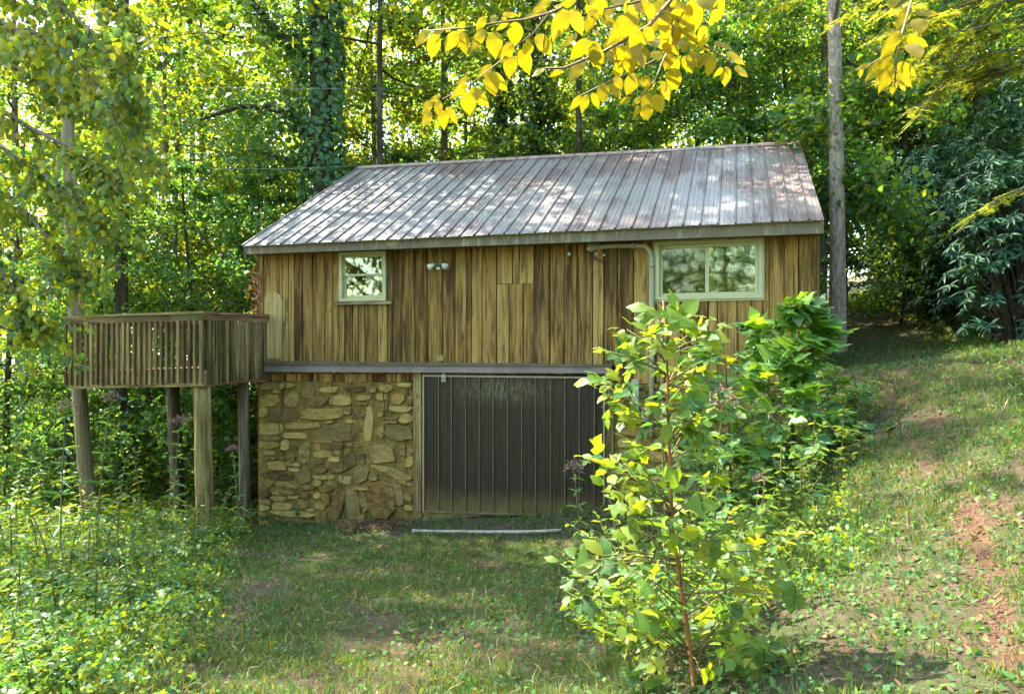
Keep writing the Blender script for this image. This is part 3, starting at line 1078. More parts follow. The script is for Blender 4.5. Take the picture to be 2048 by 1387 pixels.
for P0, P1, dx in ((PEL, PRL, .012), (PER, PRR, -.012)):
    for side in (0, 1):
        a, b = P0.copy(), P1.copy()
        if side:
            a.y = 2 * TR - a.y
        MB().hexa([a + Vector((dx - .012, .02, -.19)), a + Vector((dx + .012, .02, -.19)), b + Vector((dx + .012, 0, -.19)), b + Vector((dx - .012, 0, -.19)),
                   a + Vector((dx - .012, .02, -.02)), a + Vector((dx + .012, .02, -.02)), b + Vector((dx + .012, 0, -.02)), b + Vector((dx - .012, 0, -.02))]).build('rake_board', M['fascia'], roof)

# ------------------------------------------------------------------ sliding door and its track
tk0, tk1 = Fs(519, -.10), Fs(1223, -.10)
zt = zline(520, 721, 1222, 728, -.1)
zm = zline(520, 729, 1222, 733, -.1)
zb = zline(520, 743, 1222, 746, -.1)


def slab(s0, s1, y0, y1, fb, ft):
    return MB().hexa([(s0, y0, fb(s0)), (s1, y0, fb(s1)), (s1, y1, fb(s1)), (s0, y1, fb(s0)), (s0, y0, ft(s0)), (s1, y0, ft(s1)), (s1, y1, ft(s1)), (s0, y1, ft(s0))])


track = slab(tk0, tk1, -.135, -.03, lambda s: zb(s), lambda s: zm(s)).build('door_track', M['trackmetal'], barn)
slab(tk0 - .01, tk1 + .01, -.165, -.026, lambda s: zm(s) + .002, lambda s: zt(s)).build('track_cover', M['trackcap'], track)
slab(tk0, Fs(1210), -.028, .02, lambda s: zb(s) - .03, lambda s: zb(s) + .06).build('ledger_board', M['lintel_wood'], barn)
dl, dr = Fs(847, -.09), Fs(1208, -.09)
dzb = zline(847, 1023, 1208, 1036, -.09)
dzt = zline(847, 749, 1208, 753, -.09)
door = slab(dl + .01, dr - .01, -.075, -.045, lambda s: dzb(s) + .02, lambda s: dzt(s) - .01).build('sliding_door', M['backing'], barn)
ribs = [847, 876, 902, 930, 957, 985, 1014, 1042, 1070, 1100, 1128, 1157, 1187, 1208]
for a, b in zip(ribs[:-1], ribs[1:]):
    s0, s1 = Fs(a, -.09) + .002, Fs(b, -.09) - .002
    w_ = s1 - s0
    prof = [(0, 0), (.004, .02), (.018, .02), (.024, 0)]
    for e in (.36, .62):
        prof += [(w_ * e, 0), (w_ * e + .005, .004), (w_ * e + .014, .004), (w_ * e + .019, 0)]
    prof.append((w_, 0))
    vs, fs = [], []
    for d, h in prof:
        s = s0 + d
        for f_ in (dzb(s) + .012, dzt(s) - .012):
            vs.append((s, -.078 - h, f_))
    for i in range(len(prof) - 1):
        fs.append((2 * i, 2 * i + 2, 2 * i + 3, 2 * i + 1))
    dp = MB().add(vs, fs).build('door_panel', M['door'], door)
    slab(s0 + .0045, s0 + .0175, -.1005, -.0985, lambda q_: dzb(q_) + .03, lambda q_: dzt(q_) - .03).build('rib_crest', M['ribworn_highlight'], dp)
    for zz in (.06, .5, .95, 1.4, 1.85):
        MB().tube([(s0 + .035, -.086, dzb(s0) + zz), (s0 + .035, -.078, dzb(s0) + zz)], .006, 6).build('screw', M['ribworn_highlight'], dp)
slab(dl - .012, dl + .012, -.105, -.07, lambda s: dzb(s), lambda s: dzt(s)).build('door_edge_trim', M['doortrim'], door)
slab(dr - .010, dr + .010, -.105, -.07, lambda s: dzb(s), lambda s: dzt(s)).build('door_edge_trim', M['doortrim'], door)
slab(dl + .0125, dr - .0105, -.103, -.07, lambda s: dzt(s) - .028, lambda s: dzt(s)).build('door_head_trim', mat_plain('head_trim', (0.20, 0.18, 0.10), .5), door)
slab(dl + .0125, dr - .0105, -.103, -.07, lambda s: dzb(s), lambda s: dzb(s) + .025).build('door_foot_rail', mat_plain('foot_rail', (0.11, 0.085, 0.04), .6, .4), door)
for px, py in ((888, 755), (1177, 760)):
    s, z = F(px, py, -.1)
    h = MB().box(s - .035, s + .035, -.125, -.106, z - .06, z + .05)
    h.box(s - .012, s + .012, -.13, -.11, z + .051, z + .11)
    ho = h.build('door_hanger', M['hanger'], door)
    MB().tube([(s, -.145, z - .01), (s, -.124, z - .01)], .012, 8).build('bolt', M['trackcap'], ho)
# jambs and header
slab(Fs(829), Fs(845), -.05, .10, lambda s: F(836, 1024)[1] - .2, lambda s: zb(s) - .002).build('door_post', M['post_wood'], barn)
slab(Fs(1210), Fs(1228), -.05, .10, lambda s: F(1219, 1040)[1] - .2, lambda s: zb(s) - .01).build('door_post', M['post_wood'], barn)
slab(Fs(846), Fs(1209), .0, .3, lambda s: -.6, lambda s: dzb(s) + .0).build('door_sill', mat_plain('sill_concrete', (0.30, 0.23, 0.08), .9, .3), barn)
slab(Fs(846), Fs(1209), .25, .3, lambda s: dzb(s) + .002, lambda s: dzt(s)).build('inner_door_wall', M['interior'], barn)
# wooden stop above the track
s, z = F(883, 720)
MB().box(s - .05, s + .05, -.06, -.03, z - .01, z + .08).build('track_block', M['post_wood'], barn)


# ------------------------------------------------------------------ windows
def ring(x0, x1, z0, z1, w, y0, y1):
    m3 = MB()
    m3.box(x0, x0 + w, y0, y1, z0, z1)
    m3.box(x1 - w, x1, y0, y1, z0, z1)
    m3.box(x0 + w, x1 - w, y0, y1, z1 - w, z1)
    m3.box(x0 + w, x1 - w, y0, y1, z0, z0 + w)
    return m3


x0, x1, z0, z1 = WL
win = ring(x0, x1, z0, z1, .05, -.055, .05).build('window', M['frame'], barn)
zm_ = F(727, 549)[1]
# upper sash set in front of the lower one, each with its own stiles
ring(x0 + .052, x1 - .052, zm_ - .02, z1 - .052, .032, -.022, .012).build('sash', M['frame'], win)
ring(x0 + .052, x1 - .052, z0 + .052, zm_ + .015, .040, .014, .045).build('sash', M['frame'], win)
MB().box(x0 + .085, x1 - .085, -.007, -.003, zm_ + .013, z1 - .085).build('pane', M['glass'], win)
MB().box(x0 + .093, x1 - .093, .028, .032, z0 + .093, zm_ - .026).build('pane', M['glass'], win)
MB().box(x0 - .10, x1 + .10, -.075, -.03, z0 - .055, z0 - .008).build('window_sill', mat_wood('sill_wood', (0.08, 0.055, 0.025), (0.22, 0.17, 0.08), (0.40, 0.33, 0.17), axis='x', green=.3), win)
m3 = MB()
n = 14
cx0, cx1 = x0 + .42 * (x1 - x0), x0 + .72 * (x1 - x0)
vs = []
for i in range(n + 1):
    xx = cx0 + (cx1 - cx0) * i / n
    vs += [(xx, .20 + .03 * math.sin(i * 1.7), z0 + .02), (xx, .20 + .03 * math.sin(i * 1.7), zm_)]
m3.add(vs, [(2 * i, 2 * i + 2, 2 * i + 3, 2 * i + 1) for i in range(n)])
m3.build('curtain', M['curtain'], win)

x0, x1, z0, z1 = WR
win2 = ring(x0, x1, z0, z1, .045, -.06, .05).build('window', M['frame'], barn)
ring(x0 - .028, x1 + .028, z0 - .028, z1 + .028, .027, -.040, -.028).build('nailing_fin', M['frame'], win2)
xm = Fs(1414)
ring(x0 + .047, xm + .02, z0 + .047, z1 - .047, .045, .012, .04).build('sash', M['frame'], win2)
ring(xm - .02, x1 - .047, z0 + .047, z1 - .047, .045, -.03, .010).build('sash', M['frame'], win2)
MB().box(x0 + .093, xm - .026, .024, .028, z0 + .093, z1 - .093).build('pane', M['screen_glass'], win2)
MB().box(xm + .026, x1 - .093, -.012, -.008, z0 + .093, z1 - .093).build('pane', M['glass'], win2)

# ------------------------------------------------------------------ fittings on the wall (each its own thing)
s, z = F(880, 533, -.05)
fl = thing('flood_light', 'twin bulb flood light on the boards beside the small window', 'light', barn_world(s, -.03, z), -TH)
MB().tube([(0, 0, .02), (0, -.05, .02)], [.05, .045], 12).build('base', M['lampbody'], fl)
for d in (-1, 1):
    MB().tube([(0, -.05, .02), (d * .05, -.075, .03), (d * .07, -.085, .022)], .014, 8).build('arm', M['lampbody'], fl)
    MB().tube([(d * .07, -.08, .03), (d * .09, -.10, .015), (d * .13, -.135, -.015), (d * .14, -.145, -.02)], [.022, .03, .052, .045], 12).build('bulb', M['bulb'], fl, True)
MB().box(-.03, .03, -.09, -.045, -.05, -.015).build('motion_sensor', M['bulb'], fl)

s, z = F(1139, 508, -.04)
kn = thing('wall_knob', 'small round white knob fixed on the boards under the eave', 'knob', barn_world(s, -.027, z), -TH)
MB().tube([(0, 0, 0), (0, -.02, 0), (0, -.035, 0), (0, -.04, 0)], [.015, .018, .028, .018], 12).build('knob', M['bulb'], kn, True)

cd = thing('conduit', 'grey plastic service conduit bending under the eave beside the wide window', 'conduit', (0, D0, 0), -TH)
pp = [(1303, 872), (1303, 700), (1303, 525)]
arc = [(1303, 513), (1300, 503), (1295, 496), (1287, 492)]
pl = [(*F(a, b, -.07),) for a, b in pp + arc + [(1270, 491), (1230, 492), (1196, 494)]]
MB().tube([(a, -.07, b) for a, b in pl], .036, 12).build('pipe', M['conduit'], cd, True)
for px in (1290, 1266):
    s, z = F(px, 491.5, -.07)
    MB().tube([(s - .02, -.07, z), (s + .02, -.07, z)], .043, 12).build('coupling', M['conduit'], cd, True)
s, z = F(1303, 530, -.07)
MB().tube([(s, -.07, z - .03), (s, -.07, z + .03)], .043, 12).build('coupling', M['conduit'], cd, True)
a1, a2, a3 = F(1198, 493, -.07), F(1182, 494, -.07), F(1177, 502, -.07)
MB().tube([(a1[0], -.07, a1[1]), (a2[0] + .02, -.075, a2[1] + .005), (a2[0], -.08, a2[1]), (a3[0], -.085, a3[1])], [.04, .062, .065, .04], 12).build('weather_head', M['conduit'], cd, True)
for px, py in ((1198, 485), (1198, 499), (1192, 508), (1208, 510)):
    s, z = F(px, py, -.05)
    MB().box(s - .012, s + .012, -.06, -.03, z - .012, z + .012).build('strap', M['bulb'], cd)
cb = thing('service_cable', 'black cable drooping from the conduit hood against the boards', 'cable', (0, D0, 0), -TH)
cp = [(1177, 503), (1183, 511), (1194, 518), (1205, 522), (1213, 524)]
MB().tube([(*F(a, b, -.08)[:1], -.08, F(a, b, -.08)[1]) for a, b in cp], .011, 8).build('cable', M['cable'], cb, True)
mt = thing('meter_box', 'pale narrow electrical box low on the stone beside the conduit', 'box', (0, D0, 0), -TH)
s, z = F(1271, 800, -.06)
MB().box(s - .05, s + .05, -.12, -.03, z - .30, z + .30).build('housing', M['box'], mt)
MB().box(s - .042, s + .042, -.127, -.1205, z - .28, z + .10).build('cover', M['box'], mt)
s2, z2 = F(1291, 826, -.06)
bx2 = thing('junction_box', 'small grey junction box on the stone beneath the conduit', 'box', (0, D0, 0), -TH)
MB().box(s2 - .045, s2 + .045, -.13, -.03, z2 - .10, z2 + .08).build('housing', M['box'], bx2)
MB().box(s2 - .05, s2 + .05, -.137, -.1305, z2 - .105, z2 + .085).build('lid', M['conduit'], bx2)

# dry climbing stems on the stone
vine = thing('dry_vine', 'thin dry vine stems climbing the stone wall left of the door', 'vine', (0, D0, 0), -TH)
for i, (px, y0_, y1_) in enumerate([(563, 770, 900), (570, 765, 840), (667, 760, 820), (705, 765, 870), (710, 870, 905), (748, 765, 830), (766, 762, 880), (780, 765, 845),
                                    (815, 765, 905), (823, 765, 800), (688, 880, 1040), (790, 890, 950), (812, 880, 990)]):
    pts, xx = [], px
    for k in range(9):
        yy = y0_ + (y1_ - y0_) * k / 8
        xx += random.uniform(-3, 3)
        s, z = F(xx, yy)
        pts.append((s, -.045, z))
    MB().tube(pts, [.007 - .0004 * k for k in range(9)], 5).build('stem', M['vine'], vine)


# leaves in numpy
T_Q = np.array([(0, 0, 0), (.45, .5, .10), (1, 0, -.03), (.45, -.5, .10)])
Q_F = np.array([(0, 1, 2, 3)])
T_6 = np.array([(0, 0, 0), (.22, .42, .09), (.60, .40, .07), (1, 0, -.08), (.60, -.40, .07), (.22, -.42, .09)])
F_6 = np.array([(0, 3, 2, 1), (0, 5, 4, 3)])


def norm(a):
    return a / np.maximum(np.linalg.norm(a, axis=-1, keepdims=True), 1e-9)


def leaf_arrays(P, D, N, L, Wd, T=T_Q, FF=Q_F):
    """P points, D leaf axis, N normal, L lengths, Wd widths"""
    D = norm(D)
    B = norm(np.cross(N, D))
    N2 = np.cross(D, B)
    L = np.broadcast_to(L, (len(P),))
    Wd = np.broadcast_to(Wd, (len(P),))
    V = (P[:, None] + T[None, :, 0, None] * (D * L[:, None])[:, None] + T[None, :, 1, None] * (B * Wd[:, None])[:, None]
         + T[None, :, 2, None] * (N2 * L[:, None])[:, None])
    k = len(T)
    Fc = FF[None] + (np.arange(len(P)) * k)[:, None, None]
    return V.reshape(-1, 3), Fc.reshape(-1, FF.shape[1])


def rnd_dirs(n, rng, up=0.0, noise=1.0):
    v = rng.normal(size=(n, 3)) * noise
    v[:, 2] += up
    return norm(v)


def merge(parts):
    Vs, Fs_, o = [], [], 0
    for V, Fc in parts:
        Vs.append(V)
        Fs_.append(Fc + o)
        o += len(V)
    return np.concatenate(Vs), np.concatenate(Fs_)


# dead leaves hanging at the barn's left corner
dv = thing('dead_vine', 'clump of brown dead vine leaves hanging at the barn corner above the deck', 'vine', (0, D0, 0), -TH)
pts = np.array([(F(x_, y_, -.06)[0], -.06, F(x_, y_, -.06)[1]) for x_, y_ in [(random.gauss(511, 5), random.uniform(535, 628)) for _ in range(70)]])
pts += RNG.normal(size=pts.shape) * .03
V, Fc = leaf_arrays(pts, rnd_dirs(70, RNG, -1.2), rnd_dirs(70, RNG), RNG.uniform(.06, .13, 70), .05, T_6, F_6)
link('leaves', np_mesh('leaves', V, Fc, [M['lf_dry']]), dv)
MB().tube([(SL - .05, -.06, F(512, 530)[1]), (SL - .08, -.05, F(510, 590)[1]), (SL - .05, -.06, F(512, 640)[1])], .006, 5).build('stem', M['vine'], dv)

# ------------------------------------------------------------------ deck
deck = thing('deck', 'raised weathered wooden deck with slatted railing on log posts beside the barn', 'deck', (0, D0, 0), -TH)
TF, TB = -1.60, 2.2
dxl, dxr = Fs(136, TF), Fs(406, TF)
capL, capR = F(136, 632, TF)[1], F(406, 622, TF)[1]
botL, botR = F(140, 777, TF)[1], F(405, 772, TF)[1]
frac = lambda s: (s - dxl) / (dxr - dxl)
capz = lambda s: capL + (capR - capL) * frac(s)
botz = lambda s: botL + (botR - botL) * frac(s)
wallx = SL - .035
# rim boards
slab(dxl, dxr, TF, TF + .045, lambda s: botz(s), lambda s: botz(s) + .23).build('rim_board', M['deck_rail'], deck)
slab(dxl, dxr, TB - .045, TB, lambda s: botz(s), lambda s: botz(s) + .23).build('rim_board', M['deck_rail'], deck)
slab(dxl, dxl + .045, TF + .046, TB - .046, lambda s: botL, lambda s: botL + .23).build('rim_board', M['deck_floor'], deck)
slab(dxr - .045, dxr, TF + .046, TB - .046, lambda s: botR, lambda s: botR + .23).build('rim_board', M['deck_floor'], deck)
k = 0
t_ = dxl + .01
while t_ < dxr - .12:
    slab(t_, t_ + .135, TF + .02, TB - .02, lambda s: botz(s) + .232, lambda s: botz(s) + .262).build('floor_board', M['deck_floor'], deck)
    t_ += .14
for tj in np.arange(TF + .4, TB - .2, .45):
    slab(dxl + .05, dxr - .05, tj, tj + .04, lambda s: botz(s) + .04, lambda s: botz(s) + .225).build('joist', M['deck_wood'], deck)
# rails
slab(dxl - .09, dxr + .05, TF - .05, TF + .09, lambda s: capz(s) - .035, lambda s: capz(s)).build('rail_cap', M['deck_rail'], deck)
slab(dxl - .06, dxr + .02, TF - .038, TF - .001, lambda s: capz(s) - .13, lambda s: capz(s) - .037).build('top_rail', M['deck_rail'], deck)
slab(dxl, dxr, TB - .09, TB + .05, lambda s: capz(s) - .035, lambda s: capz(s)).build('rail_cap', M['deck_rail'], deck)
slab(dxl, dxr, TB, TB + .04, lambda s: capz(s) - .13, lambda s: capz(s) - .037).build('top_rail', M['deck_rail'], deck)
slab(dxl - .06, dxl + .06, TF + .092, TB - .092, lambda s: capL - .035, lambda s: capL).build('rail_cap', M['deck_floor'], deck)
slab(dxl - .04, dxl - .002, TF + .01, TB, lambda s: capL - .13, lambda s: capL - .037).build('top_rail', M['deck_floor'], deck)
# right side runs back to the barn
sc_, sz_ = dxr, capR
cap_w = F(521, 628, -.03)[1]
bot_w = F(520, 757, -.03)[1]


def slope_slab(x0, x1, t0, t1, za, zb_, h):
    return MB().hexa([(x0, t0, za - h), (x1, t0, za - h), (x1, t1, zb_ - h), (x0, t1, zb_ - h), (x0, t0, za), (x1, t0, za), (x1, t1, zb_), (x0, t1, zb_)])


slope_slab(dxr - .07, dxr + .05, TF + .092, -.03, capR, cap_w, .035).build('rail_cap', M['deck_floor'], deck)
slope_slab(dxr + .001, dxr + .038, TF - .03, -.03, capR - .037, cap_w - .037, .093).build('top_rail', M['deck_floor'], deck)


def baluster(x, y, z0_, z1_, wx=.038, wy=.038):
    lean = random.uniform(-.006, .006)
    o = MB().hexa([(x - wx / 2, y - wy / 2, z0_ + random.uniform(0, .02)), (x + wx / 2, y - wy / 2, z0_ + .0), (x + wx / 2, y + wy / 2, z0_), (x - wx / 2, y + wy / 2, z0_ + .01),
                   (x - wx / 2 + lean, y - wy / 2, z1_), (x + wx / 2 + lean, y - wy / 2, z1_), (x + wx / 2 + lean, y + wy / 2, z1_), (x - wx / 2 + lean, y + wy / 2, z1_)])
    return o.build('baluster', M['deck_wood'], deck)


nb = 26
for k in range(nb):
    s = dxl - .02 + (dxr - dxl) * k / (nb - 1)
    baluster(s, TF - .021, botz(s) + random.uniform(.03, .06), capz(s) - .132)
for k in range(26):
    s = dxl + .05 + (dxr - dxl - .1) * k / 25
    baluster(s, TB + .021, botz(s) + .04, capz(s) - .132)
for k in range(18):
    t_ = TF + .10 + (-.10 - TF - .10) * k / 17
    f_ = (t_ - TF) / (-.03 - TF)
    baluster(dxr + .021, t_, botR + (bot_w - botR) * f_ + .02, capR + (cap_w - capR) * f_ - .132)
for k in range(24):
    t_ = TF + .12 + (TB - TF - .2) * k / 23
    baluster(dxl - .021, t_, botL + .04, capL - .132)
# rail posts inside the corners
for (x_, y_) in ((dxr - .06, TF + .10), (dxl + .06, TF + .10), (dxl + .06, TB - .10), ((dxl + dxr) / 2, TF + .10)):
    MB().box(x_ - .045, x_ + .045, y_ - .045, y_ + .045, botz(x_) + .02, capz(x_) - .038).build('rail_post', M['deck_wood'], deck)


# log posts under the deck
def log_post(px_top, px_bot, t, rad, mat, lab):
    s0, s1 = Fs(px_top, t), Fs(px_bot, t)
    p0 = barn_world(s1, t, 0)
    zg = gz(p0.x, p0.y) - .3
    zt_ = botz(s0) + .0
    pts = []
    for k in range(9):
        f_ = k / 8
        pts.append((s1 + (s0 - s1) * f_ + random.uniform(-.006, .006), t, zg + (zt_ - zg) * f_))
    o = MB().tube(pts, [rad * (1.06 - .10 * k / 8) * random.uniform(.97, 1.03) for k in range(9)], 14).build('log_post', M[mat], deck, True)
    o['label'] = lab


log_post(404, 411, TF + .16, .125, 'log_pale', 'thick pale log post at the deck corner')
log_post(487, 490, -.45, .088, 'log_dark', 'dark log post next to the stone wall')
log_post(345, 358, .4, .115, 'log_dark', 'dark log post under the rear of the deck')

# leaning pole and wires
p_low, p_mid, p_top = at(178, 1020, 11.9), at(158, 775, 11.85), at(131, 150, 11.75)
zg = gz(p_low.x, p_low.y)
base = Vector((p_low.x + .02, p_low.y, zg - .4))
pole = thing('utility_pole', 'leaning round wooden pole rising past the deck corner into the leaves', 'pole', (base.x, base.y, base.z + .4))
off = Vector((base.x, base.y, base.z + .4))
MB().tube([base - off, p_low - off, p_mid - off, (p_mid.lerp(p_top, .5)) - off, p_top - off], [.118, .115, .108, .10, .09], 14).build('shaft', M['pole'], pole, True)
MB().tube([p_top - off, p_top - off + Vector((0, 0, .04))], [.095, .05], 14).build('pole_cap', M['pole'], pole)


def wire(name, label, a, b, sag, r=.006):
    a, b = Vector(a), Vector(b)
    o = thing(name, label, 'wire', a)
    pts = []
    for k in range(17):
        f_ = k / 16
        p = a.lerp(b, f_)
        p.z -= sag * 4 * f_ * (1 - f_)
        pts.append(p - a)
    MB().tube(pts, r, 5).build('strand', M['wire'], o)


wire('overhead_wire', 'lower thin wire running from the roof ridge towards the pole', at(716, 331, 15.6), at(139, 320, 11.75), .10, .0035)
wire('overhead_wire', 'upper thin wire crossing the woods above the ivy covered trunk', at(131, 168, 11.75), at(1072, 165, 21.6), .12, .004)

# white pipe on the ground in front of the door
a, b = at(828, 1049, 10.75), at(1122, 1056, 10.25)
pv = thing('plastic_pipe', 'long white plastic pipe lying on the grass before the sliding door', 'pipe', a)
pts = []
for k in range(9):
    p = a.lerp(b, k / 8)
    p.z = gz(p.x, p.y) + .03
    pts.append(p - a)
MB().tube(pts, .027, 12).build('pipe', M['pvc'], pv, True)
MB().tube([pts[0] - (pts[1] - pts[0]) * .08, pts[0] + (pts[1] - pts[0]) * .12], .033, 12).build('end_collar', M['pvc'], pv, True)


# ------------------------------------------------------------------ trees
def limb_tubes(mb_, pts, r0, r1, n=5):
    rr = [r0 + (r1 - r0) * k / (len(pts) - 1) for k in range(len(pts))]
    mb_.tube(pts, rr, n, False)


def make_tree_data(name, H, r0, hb, Rad, nl, per, leaf, bark, lmat, seed, flat=.35, rise=.35, top=1.0, T=T_Q, FF=Q_F, bend=.25, sides=9):
    """one trunk mesh with limbs, one crown mesh of leaves spread along twigs"""
    rng = np.random.default_rng(seed)
    tr = MB()
    npt = 12
    ph = rng.uniform(0, 6.28)
    axis = [Vector((bend * math.sin(ph + 2.2 * k / npt) * k / npt, bend * math.cos(ph * 1.7 + 2.6 * k / npt) * k / npt, H * k / npt)) for k in range(npt + 1)]
    tr.tube([axis[0] - Vector((0, 0, .5))] + axis, [r0 * 1.25, r0 * 1.12] + [r0 * (1 - .93 * (k / npt) ** 1.1) + .012 for k in range(1, npt + 1)], sides, False)

    def ax(h):
        f = max(0, min(.999, h / H)) * npt
        i = int(f)
        return axis[i].lerp(axis[i + 1], f - i)
    P_all = []
    az = rng.uniform(0, 6.28)
    for i in range(nl):
        f = (i + rng.uniform(0, .8)) / nl
        h = hb + (H - hb) * f ** .9
        az += 2.4 + rng.normal() * .3
        prof = math.sin(math.pi * min(1, .22 + .78 * f)) ** .7 * (1 - .25 * f)
        L = Rad * prof * rng.uniform(.65, 1.15) + .3
        p0 = ax(h * .97)
        d = Vector((math.cos(az), math.sin(az), rise * rng.uniform(.4, 1.5) + .35 * f))
        d.normalize()
        pts = [p0]
        m = 5
        for k in range(1, m + 1):
            dd = d + Vector((rng.normal() * .16, rng.normal() * .16, rng.normal() * .10 - .10 * k))
            pts.append(pts[-1] + dd.normalized() * (L / m))
        rl = max(.012, r0 * .34 * (1 - .7 * f))
        limb_tubes(tr, pts, rl, .008)
        nt_ = max(3, int(4 + L * 2.2))
        A = np.array([list(p) for p in pts])
        for k in range(nt_):
            u = rng.uniform(.28, 1.0) * m
            i0 = min(int(u), m - 1)
            q0 = A[i0] + (A[i0 + 1] - A[i0]) * (u - i0)
            td = norm(np.array(list(d)) * .6 + rng.normal(size=3) * np.array([.9, .9, flat]))
            tl = L * rng.uniform(.22, .42) + .15
            q1 = q0 + td * tl + np.array([0, 0, -.12 * tl])
            limb_tubes(tr, [Vector(q0), Vector((q0 + q1) / 2 + np.array([0, 0, .04])), Vector(q1)], .009 + r0 * .03, .004, 3)
            nn = max(4, int(per / nl / nt_ * rng.uniform(.5, 1.5)))
            uu = rng.uniform(.1, 1.1, nn)[:, None]
            pp_ = q0 + (q1 - q0) * uu + rng.normal(size=(nn, 3)) * np.array([.20, .20, .20 * flat + .05]) * (tl * .75 + .12)
            P_all.append(pp_)
    P = np.concatenate(P_all)
    n = len(P)
    N = rnd_dirs(n, rng, 1.0, .55)
    D = rnd_dirs(n, rng, -.25, .8)
    L = leaf * rng.uniform(.65, 1.3, n)
    V, Fc = leaf_arrays(P, D, N, L, L * rng.uniform(.65, .9, n), T, FF)
    return tr.mesh(name + '_trunk', bark, True), np_mesh(name + '_crown', V, Fc, [lmat])


PROTO = {
    'tall': make_tree_data('tall', 15.5, .18, 4.0, 3.6, 30, 14500, .125, M['bark'], M['lf_canopy'], 1),
    'tall2': make_tree_data('tall2', 14, .135, 3.0, 3.2, 30, 13500, .122, M['bark'], M['lf_canopy'], 2),
    'slim': make_tree_data('slim', 13.5, .09, 3.0, 2.3, 26, 8500, .118, M['bark'], M['lf_canopy'], 3),
    'under': make_tree_data('under', 7.2, .065, .9, 2.5, 28, 10500, .098, M['bark_dark'], M['lf_under'], 4, flat=.25, rise=.25),
    'under2': make_tree_data('under2', 5.0, .05, .4, 2.1, 24, 8500, .092, M['bark_dark'], M['lf_under'], 5, flat=.25, rise=.3),
    'high': make_tree_data('high', 18.5, .11, 9.8, 5.2, 30, 12500, .17, M['bark_dark'], M['lf_canopy'], 9, flat=.3, rise=.2),
    'airy': make_tree_data('airy', 18.5, .10, 9.8, 5.4, 26, 6000, .17, M['bark_dark'], M['lf_canopy'], 12, flat=.3, rise=.2),
    'shrub': make_tree_data('shrub', 2.3, .03, .15, 1.35, 22, 4200, .095, M['bark_dark'], M['lf_under'], 6, flat=.5, rise=.6),
}


def tree(proto, px, Y, sc, label, group='trees of the woods behind the barn', lean=(0, 0), name=None, mat=None, x=None, cat='tree'):
    xw = (px - CX) / FPX * Y if x is None else x
    nm = name or {'tall': 'tall_tree', 'tall2': 'tall_tree', 'slim': 'slender_tree', 'high': 'tall_tree', 'airy': 'tall_tree', 'under': 'understory_tree', 'under2': 'understory_tree', 'shrub': 'leafy_shrub'}[proto]
    t = thing(nm, label, cat, (xw, Y, gz(xw, Y) - .05), random.uniform(0, 6.28), group)
    t.rotation_euler = (lean[0], lean[1], random.uniform(0, 6.28)) if lean == (0, 0) else (lean[0], lean[1], 0)
    t.scale = (sc, sc, sc)
    tm, cm = PROTO[proto]
    link('trunk', tm, t)
    c = link('crown', cm, t)
    if mat:
        c.material_slots[0].link = 'OBJECT'
        c.material_slots[0].material = mat
    return t


TREES = [
    ('tall', 45, 22, 1.0, 'tall tree behind the hanging leaves at the left edge'),
    ('tall2', 218, 28, 1.05, 'tall tree far behind the leaning pole'),
    ('tall', 125, 25, 1.05, 'tall tree behind the drooping boughs left of the pole'),
    ('tall2', 290, 31, 1.15, 'far tall tree above the left half of the deck railing'),
    ('tall', 415, 24, 1.0, 'tall tree above the deck corner'),
    ('slim', 338, 19, 1.1, 'slender trunk standing behind the middle of the deck railing'),
    ('slim', 352, 21, 1.05, 'thinner trunk twinned close behind the one above the deck railing'),
    ('tall', 470, 26, 1.0, 'tall tree in the gap between deck and roof corner'),
    ('slim', 592, 23, 1.15, 'thin dark trunk just left of the ivy covered trunk'),
    ('slim', 735, 25, 1.15, 'thin trunk right of the ivy covered trunk above the ridge end'),
    ('slim', 762, 21, 1.1, 'slender trunk above the small window behind the ridge'),
    ('tall2', 846, 30, 1.0, 'distant tall trunk left of the yellow leaf sprays'),
    ('tall', 880, 21, 1.0, 'stout bare trunk below the lowest yellow leaf spray'),
    ('slim', 928, 25, 1.15, 'thin trunk right of the lowest yellow leaf spray'),
    ('slim', 956, 29, 1.2, 'far thin trunk between the two yellow leaf sprays'),
    ('tall2', 1135, 29, 1.0, 'far tall tree behind the middle of the ridge'),
    ('slim', 1190, 24, 1.15, 'slender tree under the middle yellow leaf spray'),
    ('tall', 1275, 25, 1.0, 'tall tree under the densest yellow leaves'),
    ('slim', 1370, 29, 1.2, 'far slender tree above the conduit side of the ridge'),
    ('tall2', 1455, 25, 1.0, 'tall tree behind the tip of the right yellow spray'),
    ('slim', 1540, 30, 1.2, 'far slender tree left of the roof\'s upper right corner'),
    ('tall2', 1641, 18.5, .95, 'dark trunk just behind the roof\'s right edge'),
    ('tall', 1765, 27, 1.0, 'tall tree right behind the pale trunk beside the barn'),
    ('slim', 1840, 23, 1.1, 'slender tree below the small hanging yellow twig'),
    ('slim', 1905, 18, 1.1, 'thin trunk standing above the rhododendrons'),
    ('tall2', 1990, 26, 1.0, 'tall tree behind the hemlock boughs'),
]
for pr, px, Y, sc, lb in TREES:
    tree(pr, px, Y, sc, lb)
tree('slim', 850, 21.5, 1.15, 'leaning trunk slanting up leftward behind the ridge', lean=(0, R(-22)))
